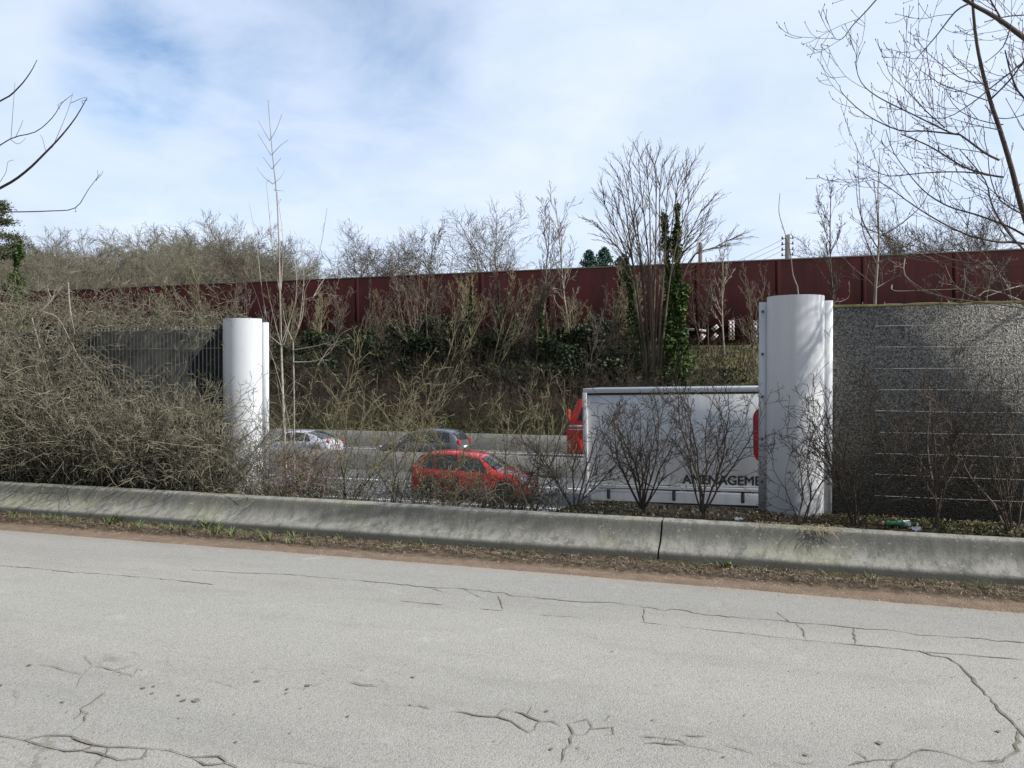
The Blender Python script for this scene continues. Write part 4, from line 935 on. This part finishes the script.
# ------------------------------------------------------------------ weeds, straw, litter
def blades(name, spots, mt, label, seed, L=.2, w=.006, cat='weeds', fall=0, flat=0):
    rn = random.Random(seed); m = MB()
    for (x, y, z, n, s) in spots:
        for i in range(n):
            p = Vector((x+rn.gauss(0, .03*s), y+rn.gauss(0, .02*s), z)); a = rn.uniform(0, 6.28); d = Vector((math.cos(a)*.6, math.sin(a)*.6, 1-fall)).normalized(); l = L*s*rn.uniform(.5, 1.2)
            sd = Vector((-math.sin(a), math.cos(a), 0)); P = []
            for k in range(5):
                t = k/4; q = p+d*l*t+Vector((math.cos(a)*.5, math.sin(a)*.5, -.55-fall))*l*t*t*.6; ww = w*s*(1-t)**.6; P.append([q-sd*ww, q+sd*ww] if not flat else [Vector((q.x, q.y, z+.004+(.05*s*(t-t*t)*2)))-sd*ww, Vector((q.x, q.y, z+.006+(.05*s*(t-t*t)*2)))+sd*ww])
            m.grid(P)
    return tag(m.build(name, M[mt]), label, cat, kind='stuff')
rn = random.Random(2); sp = []
def wz(x, y=8.4): return float(dirt_h(np.float64(x), np.float64(y)))+.002
for u, v, n, s in ((15, 513, 14, 1.0), (14, 518, 8, .8), (110, 523, 22, 1.2), (118, 521, 12, 1.2), (140, 527, 14, .8), (172, 529, 12, .8), (184, 531, 14, 1), (206, 528, 26, 1.3), (215, 533, 16, 1), (232, 534, 24, 1.1), (248, 537, 12, .8), (268, 538, 18, .9), (290, 541, 14, .8), (310, 543, 10, .7), (725, 563, 16, .8), (732, 564, 14, .8), (80, 520, 8, .6), (60, 520, 6, .6)):
    p = gnd(u, v, .05); sp.append((p.x, min(8.46, p.y), wz(p.x), n, s))
for i in range(230):
    x = rn.uniform(-16, -5.6) if rn.random() < .75 else rn.uniform(-5.6, 3); sp.append((x, rn.uniform(8.3, 8.47), wz(x)-.01, rn.randint(2, 7), rn.uniform(.3, .8)))
sp = [(a, b, wz(a, b), c, d) for a, b, _, c, d in sp]
blades('verge_weeds', sp, 'grass', 'small green weeds sprouting along the foot of the barrier', 4)
sp = []
for i in range(2400):
    x = rn.uniform(-17, 4.5); y = min(8.48, 8.08+abs(rn.gauss(.16, .14))); sp.append((x, y, wz(x, y), rn.randint(2, 5), rn.uniform(.35, 1.0)))
blades('dead_grass', sp, 'deadgrass', 'dead grass scraps and dry stems lying on the dirt verge', 5, L=.13, w=.0035, flat=1)
sp = []
for i in range(60):
    u = rn.gauss(805, 28); x = xat(u, 8.97); sp.append((x, rn.uniform(8.8, 9.02), .415, rn.randint(2, 5), rn.uniform(.8, 1.8)))
for i in range(70): x = rn.uniform(-3, 3); sp.append((x, rn.uniform(9.05, 9.5), .31, rn.randint(3, 7), rn.uniform(.6, 1.4)))
for i in range(14): u = rn.gauss(820, 6); x = xat(u, 8.78); sp.append((x, 8.77, .40, 4, 1.5))
blades('dry_straw', sp, 'straw', 'dry straw hanging over the barrier top before the tall white cover', 6, L=.12, w=.002, fall=.7)
m = MB(); pts = []
for i in range(9000):
    x = rn.uniform(-9, 3.2); y = rn.uniform(9.03, 10.4); pts.append((x, y, float(hgt(x, y))+.015+rn.random()*.015))
leaves(m, pts, .022, rn); tag(m.build('leaf_litter', M['litter_leaf']), 'brown dead leaves strewn on the planting strip', 'leaf litter', kind='stuff')
m = MB(); pts = []
for i in range(1000):
    u = rn.choice([560, 590, 620, 930, 945, 980, 860, 1000])+rn.gauss(0, 14); y = rn.uniform(9.3, 10.3); x = xat(u, y); pts.append((x, y, float(hgt(x, y))+.02+rn.random()*.03))
leaves(m, pts, .02, rn); tag(m.build('ground_ivy', M['ivy']), 'small green leaves creeping over the planting strip', 'ground cover', kind='stuff')
m = MB()
for i in range(900):
    x = rn.uniform(-16, 4); y = rn.uniform(7.6, 8.45) if rn.random() < .8 else rn.uniform(5, 7.7); s = rn.uniform(.003, .011)*(1 if y > 7.6 else .6); c = Vector((x, y, (.0+.045*max(0, (y-7.75)/.75)+.003) if y > 7.7 else .003))
    vs = [c+Vector((math.cos(a)*s*rn.uniform(.7, 1.3), math.sin(a)*s*rn.uniform(.7, 1.3), 0)) for a in (0, 1.57, 3.14, 4.71)]+[c+Vector((0, 0, s*rn.uniform(.6, 1.1)))]
    m.mesh(vs, [(0, 1, 4), (1, 2, 4), (2, 3, 4), (3, 0, 4)])
tag(m.build('pebbles', M['pebble']), 'pale grit and pebbles scattered on the verge', 'pebbles', kind='stuff')
# crushed green bottle
p = at(900, 522, 9.7); p.z = float(hgt(p.x, 9.7))+.045
e = empty('crushed_bottle', p, 'crushed green plastic bottle lying at the foot of the gravel-faced wall', 'bottle', rz=.2)
m = MB(); m.lathe([(.005, -.16), (.038, -.155), (.044, -.12), (.030, -.05), (.044, 0), (.033, .06), (.04, .10), (.016, .15), (.014, .17)], (0, 0, 0), axis='x', n=14); m.v = [(x, y, z*.7+.008*math.sin(x*60+y*90)) for x, y, z in m.v]; m.build('body', M['bottle'], e, smooth=True)
m = MB(); m.lathe([(.018, .17), (.018, .19)], (0, 0, 0), axis='x', n=12); m.build('cap', M['paper'], e)
m = MB(); m.lathe([(.0345, .03), (.0352, .06), (.0415, .10)], (0, 0, .002), axis='x', n=14); m.build('sleeve', M['paper'], e)
for u, v, lab in ((738, 517, 'white scrap of litter lying below the trailer beside the tall white cover'), (916, 524, 'pale crumpled plastic scrap next to the crushed green bottle')):
    p = at(u, v, 9.5); p.z = float(hgt(p.x, 9.5))+.02; m = MB()
    m.grid([[(i*.02-.05, j*.02-.03, rn.random()*.04) for j in range(4)] for i in range(6)]); o = m.build('paper_scrap', M['paper']); o.location = p; o.rotation_euler = (.3, 0, .4)
    sol = o.modifiers.new('s', 'SOLIDIFY'); sol.thickness = .002; tag(o, lab, 'litter')

# ------------------------------------------------------------------ cars
def car(name, loc, rz, label, paint, L=4.05, Hh=1.5, sedan=False, group=None):
    e = empty(name, loc, label, 'car', group, rz=rz)
    q = L/4.0; hs = Hh/1.53
    if not sedan:
        rx = [0, .04, .12, .3, .55, .9, 1.4, 2.0, 2.35, 2.95, 3.1, 3.5, 3.8, 3.95, 4.0]; rzv = [.62, .95, 1.12, 1.36, 1.47, 1.515, 1.53, 1.49, 1.41, 1.02, .97, .90, .78, .62, .45]
    else:
        rx = [0, .04, .15, .35, .75, 1.25, 1.7, 2.1, 2.4, 2.95, 3.1, 3.5, 3.8, 3.95, 4.0]; rzv = [.60, .95, 1.02, 1.05, 1.28, 1.44, 1.47, 1.44, 1.36, 1.0, .95, .88, .76, .60, .45]
    xs = np.unique(np.concatenate([np.linspace(0, 4, 81), [.01, .02, 3.98, 3.99]]))
    def sm(xp, yp): 
        X = np.linspace(-.2, 4.2, 441); Y = np.interp(X, xp, yp); k = np.exp(-np.linspace(-2, 2, 13)**2); k /= k.sum(); Yc = np.convolve(np.pad(Y, 6, 'edge'), k, 'valid'); return lambda x: np.interp(x, X, Yc)
    roof = sm(rx, rzv); wid = sm([0, .05, .3, 1, 3, 3.6, 3.9, 4.0], [.68, .76, .82, .85, .85, .80, .70, .58]); rw = sm([0, .2, .6, 2.3, 2.95, 3.6, 4], [.62, .60, .61, .60, .70, .70, .52]); belt = sm([0, .3, 2.9, 3.6, 4], [.98, .97, .90, .82, .5]); ax = (.68, 3.22); wr = .30
    def ring(x):
        zr = float(roof(x)); zb = min(float(belt(x)), zr-.025); w = float(wid(x)); z0 = .20
        for c in ax:
            if abs(x-c) < .36: z0 = max(z0, .30+math.sqrt(.36**2-(x-c)**2))
        z0 = min(z0, zb-.08); r = min(float(rw(x)), w*.97); mz = z0+(zb-z0)*.55
        return [(0, .2 if z0 < .25 else .62), (w*.80, .2 if z0 < .25 else .62), (w*.93, z0), (w, (z0+mz)/2 if z0 < .4 else z0+.02), (w+.005, mz), (w*.985, zb-.02), (w*.95, zb+.005), ((w*.95+r)/2+.015, zb+(zr-zb)*.5), (r, zr-(.05 if zr-zb > .15 else .012)), (r*.86, zr-.005), (r*.45, zr+.018), (0, zr+.025)]
    P = []
    for x in xs:
        rg = ring(x); full = [(-(2-x)*q, y, z*hs) for y, z in rg]+[(-(2-x)*q, -y, z*hs) for y, z in rg[-2:0:-1]]; P.append(full+[full[0]])
    m = MB(); m.grid(P); m.mesh(P[0][:-1], [tuple(range(len(P[0])-1))]); m.mesh(P[-1][:-1], [tuple(range(len(P[0])-2, -1, -1))])
    m.build('body', M[paint], e, smooth=True)
    def side_patch(nm, x0, x1, cut0=0, cut1=0, mt='glass'):
        for s in (-1, 1):
            g = []
            for i in range(11):
                x = x0+(x1-x0)*i/10; rg = ring(x); (ya, za), (yb, zb), (yc, zc) = rg[6], rg[7], rg[8]; col = []
                for t in (.06, .3, .5, .75, .93):
                    xx = x+(cut1*t*(i/10))+(cut0*t*(1-i/10)); rg2 = ring(xx); A, B2, C2 = rg2[6], rg2[7], rg2[8]
                    y, z = (A[0]+(B2[0]-A[0])*t*2, A[1]+(B2[1]-A[1])*t*2) if t <= .5 else (B2[0]+(C2[0]-B2[0])*(t*2-1), B2[1]+(C2[1]-B2[1])*(t*2-1))
                    col.append((-(2-xx)*q, s*(y+.008), z*hs+.002))
                g.append(col)
            m = MB(); m.grid(g); m.build(nm, M[mt], e, smooth=True)
    if sedan: side_patch('window', .85, 1.18, cut0=.28); side_patch('window', 1.24, 1.85); side_patch('window', 1.91, 2.78, cut1=-.38)
    else: side_patch('window', .42, .82, cut0=.12); side_patch('window', .88, 1.62); side_patch('window', 1.69, 2.80, cut1=-.40)
    def top_patch(nm, x0, x1):
        g = []
        for i in range(9):
            x = x0+(x1-x0)*i/8; rg = ring(x); r = rg[8][0]; zc = rg[11][1]; zs = rg[9][1]; sx = .012*(1 if x > 2 else -1)
            g.append([(-(2-x-sx)*q, r*.93*t, (zc+(zs-zc)*abs(t)**2)*hs+.012) for t in (-1, -.6, -.2, .2, .6, 1)])
        m = MB(); m.grid(g); m.build(nm, M['glass'], e, smooth=True)
    top_patch('windscreen', 2.42, 2.93); top_patch('rear_window', *((.38, 1.15) if sedan else (.09, .40)))
    for c in ax:
        for s in (-1, 1):
            cx = -(2-c)*q; w = empty('wheel', (cx, s*.72, .30), None, None); w.parent = e
            m = MB(); m.lathe([(.19, -.09), (.27, -.095), (.30, -.07), (.30, .07), (.27, .095), (.19, .09)], (0, 0, 0), axis='y', n=28); m.build('tyre', M['rubber'], w, smooth=True)
            m = MB(); m.lathe([(.19, 0), (.195, .085), (.17, .075), (.06, .085), (.05, .095)], (0, 0, 0), axis='y', n=28)
            m.build('rim', M['hub'], w, smooth=True).rotation_euler = (0, 0, 0 if s > 0 else pi)
            for k in range(9):
                a = 2*pi*k/9; m = MB(); d = Vector((math.cos(a), 0, math.sin(a))); n_ = Vector((-d.z, 0, d.x)); m.mesh([d*.07+n_*.008+Vector((0, s*.094, 0)), d*.16+n_*.03+Vector((0, s*.09, 0)), d*.16-n_*.03+Vector((0, s*.09, 0)), d*.07-n_*.008+Vector((0, s*.094, 0))], [(0, 1, 2, 3)]); m.build('rim_slot', M['blackpl'], w)
    def lens(nm, c, r, mt):
        m = MB(); V = []; 
        for i in range(9):
            th = pi*i/8; V.append((math.sin(th)*1.0, math.cos(th)))
        m.lathe([(max(.001, a), b) for a, b in V], (0, 0, 0), n=16); m.v = [(x*r[0], y*r[1], z*r[2]) for x, y, z in m.v]; o = m.build(nm, M[mt], e, smooth=True); o.location = c; return o
    for s in (-1, 1):
        lens('headlight', (1.79*q, s*.60, .70*hs), (.17, .11, .085), 'lens'); lens('fog_light', (1.93*q, s*.5, .38*hs), (.05, .08, .05), 'lens')
        lens('tail_light', (-1.94*q, s*.66, .98*hs), (.08, .10, .17 if not sedan else .09), 'taillight')
        lens('mirror', (.72*q, s*.93, .98*hs), (.07, .10, .065), paint)
        for xx in (-.35, .55): m = MB(); m.box((xx*q, s*.865, .80*hs), (.16, .02, .025), bev=.006); m.build('door_handle', M[paint], e)
        for xx in (-.36, .60, -1.12): m = MB(); m.box((xx*q-.32*0, s*.857, .56*hs), (.012, .004, .58)) ; m.build('door_seam', M['blackpl'], e)
        m = MB(); m.box((0, s*.855, .30*hs), (1.8*q, .03, .07), bev=.01); m.build('sill_trim', M['blackpl'], e)
    m = MB(); m.box((1.985*q, 0, .42*hs), (.05, .8, .13), bev=.02); m.build('grille', M['blackpl'], e)
    m = MB(); m.box((-1.985*q, 0, .36*hs), (.05, 1.1, .16), bev=.02); m.build('rear_bumper_trim', M['blackpl'], e)
    m = MB(); m.box((-2.005*q, 0, .78*hs), (.02, .5, .11)); m.build('number_plate', M['plate'], e)
    return e
xr = (xat(410, 24.4)+xat(531, 24.4))/2
car('red_hatchback', (xr, 25.0, -2.10), 0, 'red five-door hatchback driving right on the motorway behind the bare bushes', 'red', L=4.1, Hh=1.56)
car('dark_estate_car', (xat(464, 34)-2.1, 34.2, -2.11), pi, 'dark blue-grey car with red tail light beyond the red hatchback', 'darkcar', L=4.2, Hh=1.62)
car('silver_saloon_car', (xat(334, 34)-2.15, 34.2, -2.11), pi, 'silver car with bright red tail light seen through twigs at the left of the motorway', 'silver', L=4.3, Hh=1.45, sedan=True)

# ------------------------------------------------------------------ white semi-trailer lorry
xT = at(585, 450, 24.2).x; LT = 13.6
e = empty('white_semi_trailer_lorry', (xT, 25.45, -2.1), 'long white box trailer with black lettering passing on the motorway behind the bushes', 'lorry', ry=-.016)
y0 = -1.27
m = MB(); m.box((LT/2, 0, 2.14), (LT-.1, 2.5, 2.78)); m.build('box_body', M['white'], e)
m = MB(); m.box((LT/2, y0+.01, 3.61), (LT, .06, .14), bev=.01); m.box((LT/2, 0, 3.665), (LT-.02, 2.5, .03)); m.build('top_rail', M['alu'], e)
m = MB(); m.box((LT/2, y0+.015, 3.505), (LT-.12, .02, .06)); m.build('rail_shadow_gap', M['blackpl'], e)
m = MB(); m.box((.05, y0+.01, 1.95), (.14, .08, 3.2), bev=.015); m.build('rear_frame', M['alu'], e)
m = MB(); m.box((LT/2, y0+.01, .68), (LT-.2, .07, .10), bev=.01); m.build('lower_rail', M['alu'], e)
m = MB(); m.box((LT/2-.1, y0+.03, .41), (LT-.6, .03, .36), bev=.008); m.box((LT/2-.1, y0+.012, .52), (LT-.6, .02, .02)); m.build('side_skirt', M['white'], e)
for x in np.arange(.75, LT-.4, 1.98):
    m = MB(); m.box((x, y0+.005, .44), (.10, .05, .30), bev=.02); m.build('skirt_bracket', M['blackpl'], e)
m = MB(); m.box((LT/2, 0, .62), (LT-.5, .9, .26)); m.build('chassis', M['blackpl'], e)
for x in (2.2, 3.5, 4.8):
    for s in (-1, 1):
        w = empty('wheel', (x, s*1.02, .5), None, None); w.parent = e
        m = MB(); m.lathe([(.28, -.17), (.46, -.18), (.5, -.14), (.5, .14), (.46, .18), (.28, .17)], (0, 0, 0), axis='y', n=28); m.build('tyre', M['rubber'], w, smooth=True)
        m = MB(); m.lathe([(.28, -.10), (.24, .10), (.10, .14), (.08, .17)], (0, 0, 0), axis='y', n=20); m.build('rim', M['hub'], w, smooth=True)
for s in (-1, 1):
    m = MB(); m.box((-.02, s*.95, .75), (.04, .4, .14)); m.build('tail_light', M['taillight'], e)
def text(body, x0, w, z, h, mt, lab):
    cu = bpy.data.curves.new('lettering', 'FONT'); cu.body = body; cu.extrude = .002; cu.offset = 0
    o = bpy.data.objects.new('lettering', cu); C.objects.link(o); bpy.context.view_layer.update()
    me = bpy.data.meshes.new_from_object(o); bpy.data.objects.remove(o)
    V = np.array([v.co[:] for v in me.vertices]); mn = V.min(0); mx = V.max(0)
    VV = np.stack([(V[:, 0]-mn[0])/(mx[0]-mn[0])*w+x0, y0+.014-V[:, 2], V[:, 1]/mx[1]*h+z], 1); FF = [tuple(p.vertices) for p in me.polygons]
    bb = MB()
    for i, (dx, dz) in enumerate(((0, 0), (.013, 0), (-.013, 0), (.007, .009), (-.007, -.009))): bb.mesh(VV+np.array([dx, -i*.0008, dz]), FF)
    o = bb.build('lettering', M[mt], e); o['label'] = lab; return
    o = bpy.data.objects.new('lettering', me); C.objects.link(o); o.parent = e; me.materials.clear(); me.materials.append(M[mt]); o['label'] = lab
xa = at(683, 484, 24.18); fullw = 2.26/9*11
text('AMENAGEMENT', xa.x-xT, fullw*1.0, .815, .262, 'blackletter', 'black wide capital lettering reading AMENAGEMENT, cut off by the post')
xl = at(754.5, 430, 24.18).x-xT
def rrect(cx, cz, w, h, r, n=8):
    out = []
    for qx, qz, a0 in ((1, 1, 0), (-1, 1, 90), (-1, -1, 180), (1, -1, 270)):
        for k in range(n+1): a = R(a0+90*k/n); out.append((cx+qx*(w/2-r)+r*math.cos(a), cz+qz*(h/2-r)+r*math.sin(a)))
    return out
m = MB(); m.prism(rrect(xl+.85, 2.28, 1.7, 1.66, .35), y0+.008, y0+.03); m.build('logo_panel', M['redlogo'], e)
# tractor in front (right, behind the wall)
m = MB(); m.prism([(LT+.7, .5), (LT+3.0, .5), (LT+3.05, 1.5), (LT+2.85, 3.0), (LT+2.4, 3.4), (LT+.9, 3.6), (LT+.7, 3.3)], -1.2, 1.2); m.build('cab', M['white'], e)
m = MB(); m.mesh([(LT+3.06, -1.05, 1.55), (LT+3.06, 1.05, 1.55), (LT+2.87, 1.0, 2.9), (LT+2.87, -1.0, 2.9)], [(0, 1, 2, 3)]); m.build('windscreen', M['glass'], e)
for x in (LT-1.0, LT+2.1):
    for s in (-1, 1):
        m = MB(); m.lathe([(.28, -.17), (.46, -.18), (.5, -.14), (.5, .14), (.46, .18), (.28, .17)], (x, s*1.0, .5), axis='y', n=24); m.build('wheel', M['rubber'], e, smooth=True)

# red-cabbed lorry on the far carriageway, facing left
xF = at(567, 430, 37.0).x
e = empty('red_cab_lorry', (xF, 38.2, -2.11), 'lorry with bright red cab facing left, peeping out behind the white trailer', 'lorry')
m = MB(); m.prism([(0, .35), (0, 1.5), (.10, 1.7), (.40, 2.65), (.55, 2.95), (1.1, 3.1), (2.1, 3.12), (2.15, .95), (1.75, .95), (1.6, 1.05), (1.3, 1.15), (1.0, 1.05), (.8, .75), (.78, .35)], -1.2, 1.2); m.build('cab', M['redtruck'], e)
m = MB(); m.mesh([(.055+.01, -1.1, 1.72), (.065, 1.1, 1.72), (.37, 1.05, 2.6), (.37, -1.05, 2.6)], [(0, 1, 2, 3)]); m.build('windscreen', M['glass'], e)
for s in (-1, 1):
    m = MB(); m.prism([(.50, 1.95), (1.35, 1.95), (1.35, 2.6), (.72, 2.6)], s*1.203, s*1.215); m.build('side_window', M['glass'], e)
    m = MB(); m.box((.12, s*1.32, 2.2), (.14, .16, .55), bev=.03); m.build('mirror', M['redtruck'], e)
    m = MB(); m.box((-.01, s*.95, .72), (.06, .38, .2), bev=.02); m.build('headlight', M['lens'], e)
    m = MB(); m.box((.9, s*1.21, 1.68), (1.6, .012, .10)); m.box((.9, s*1.21, 1.52), (1.6, .012, .04)); m.build('side_stripe', M['white'], e)
    for x in (1.3, 4.6, 9.5, 10.8):
        m = MB(); m.lathe([(.28, -.15), (.46, -.16), (.5, -.12), (.5, .12), (.46, .16), (.28, .15)], (x, s*1.0, .5), axis='y', n=24); m.build('wheel', M['rubber'], e, smooth=True)
m = MB(); m.box((.05, 0, .42), (.16, 2.35, .3), bev=.04); m.build('bumper', M['white'], e)
m = MB(); m.box((7.3, 0, 2.05), (9.6, 2.5, 2.1)); m.build('box_body', M['alu'], e)
m = MB(); m.box((6.8, 0, .85), (10, .9, .3)); m.build('chassis', M['blackpl'], e)

# ------------------------------------------------------------------ light and sky
EL = R(39); AZ = R(93)       # azimuth from +Y towards +X
sd = Vector((math.sin(AZ)*math.cos(EL), math.cos(AZ)*math.cos(EL), math.sin(EL)))
sun = bpy.data.lights.new('sun', 'SUN'); sun.energy = 4.2; sun.angle = R(.6); sun.color = (1, .96, .89)
so = bpy.data.objects.new('sun', sun); C.objects.link(so); so.rotation_euler = sd.to_track_quat('Z', 'Y').to_euler()
w = bpy.data.worlds.new('World'); bpy.context.scene.world = w; w.use_nodes = True; t = NT(w.node_tree)
bg = w.node_tree.nodes['Background']; outw = w.node_tree.nodes['World Output']
sky = t.n('ShaderNodeTexSky', sky_type='NISHITA', sun_disc=False, sun_elevation=EL, sun_rotation=AZ, air_density=1.0, dust_density=.3, ozone_density=1.2)
lk(t, sky.outputs[0], bg.inputs[0]); bg.inputs[1].default_value = .15
G = t.n('ShaderNodeTexCoord').outputs['Generated']
sx = t.n('ShaderNodeSeparateXYZ', i_0=G); zc = t.math('MAXIMUM', sx.outputs[2], .0); den = t.math('ADD', zc, .22)
V2 = t.n('ShaderNodeCombineXYZ', i_0=t.math('DIVIDE', sx.outputs[0], den), i_1=t.math('DIVIDE', sx.outputs[1], den)).outputs[0]
n1 = t.noise(t.n('ShaderNodeVectorMath', operation='ADD', i_0=V2, i_1=(3.3, 1.7, 0)).outputs[0], 1.25, 7, .55, .25)
cov = t.ramp(n1, .36, .62)
# openings in the cloud where the photograph shows blue
def hole(u, v, rad, st):
    d = ray(u, v).normalized(); dp = t.n('ShaderNodeVectorMath', operation='DOT_PRODUCT', i_0=G, i_1=tuple(d)).outputs['Value']
    f = t.n('ShaderNodeMapRange', interpolation_type='SMOOTHERSTEP', i_0=dp, i_1=math.cos(R(rad*1.25)), i_2=1.0).outputs[0]
    return t.math('MULTIPLY', f, st)
hs = [hole(130, 66, 4.5, 1.3), hole(215, 12, 6, .4), hole(265, 110, 10, .3), hole(345, 80, 9, .35), hole(450, 40, 8, .3), hole(430, 140, 6, .25), hole(690, 118, 4, .3), hole(200, 130, 7, .25), hole(400, 5, 6, .3)]
acc = hs[0]
for h_ in hs[1:]: acc = t.math('ADD', acc, h_)
n2 = t.noise(V2, 3.2, 6, .6, .3)
acc = t.math('MULTIPLY', acc, t.math('ADD', t.math('MULTIPLY', t.ramp(t.noise(V2, 2.6, 8, .6, .4), .40, .66), .45), .20))
thick = t.math('SUBTRACT', t.math('ADD', t.math('MULTIPLY', cov, .14), .86), acc, clamp=True)
sdp = t.n('ShaderNodeVectorMath', operation='DOT_PRODUCT', i_0=G, i_1=tuple(sd)).outputs['Value']
glow = t.math('POWER', t.math('MAXIMUM', sdp, 0.0), 3.0)
bg2 = t.n('ShaderNodeBackground', i_0=t.mix(t.ramp(n2, .3, .7), (.55, .65, .82), (.66, .73, .86)))
fwd = t.n('ShaderNodeVectorMath', operation='DOT_PRODUCT', i_0=G, i_1=tuple(Vector((.25, .95, .15)).normalized())).outputs['Value']
front = t.n('ShaderNodeMapRange', interpolation_type='SMOOTHSTEP', i_0=fwd, i_1=-.35, i_2=.55, i_3=.36, i_4=1.04).outputs[0]
lk(t, t.math('MULTIPLY', front, t.math('ADD', t.math('MULTIPLY', glow, .55), 1.0)), bg2.inputs[1])
mixs = t.n('ShaderNodeMixShader', i_0=thick); lk(t, bg.outputs[0], mixs.inputs[1]); lk(t, bg2.outputs[0], mixs.inputs[2]); lk(t, mixs.outputs[0], outw.inputs[0])

sc = bpy.context.scene
sc.render.engine = 'CYCLES'
vs = sc.view_settings; vs.view_transform = 'Standard'; vs.look = 'None'; vs.gamma = 1; vs.use_curve_mapping = False; vs.exposure = .32
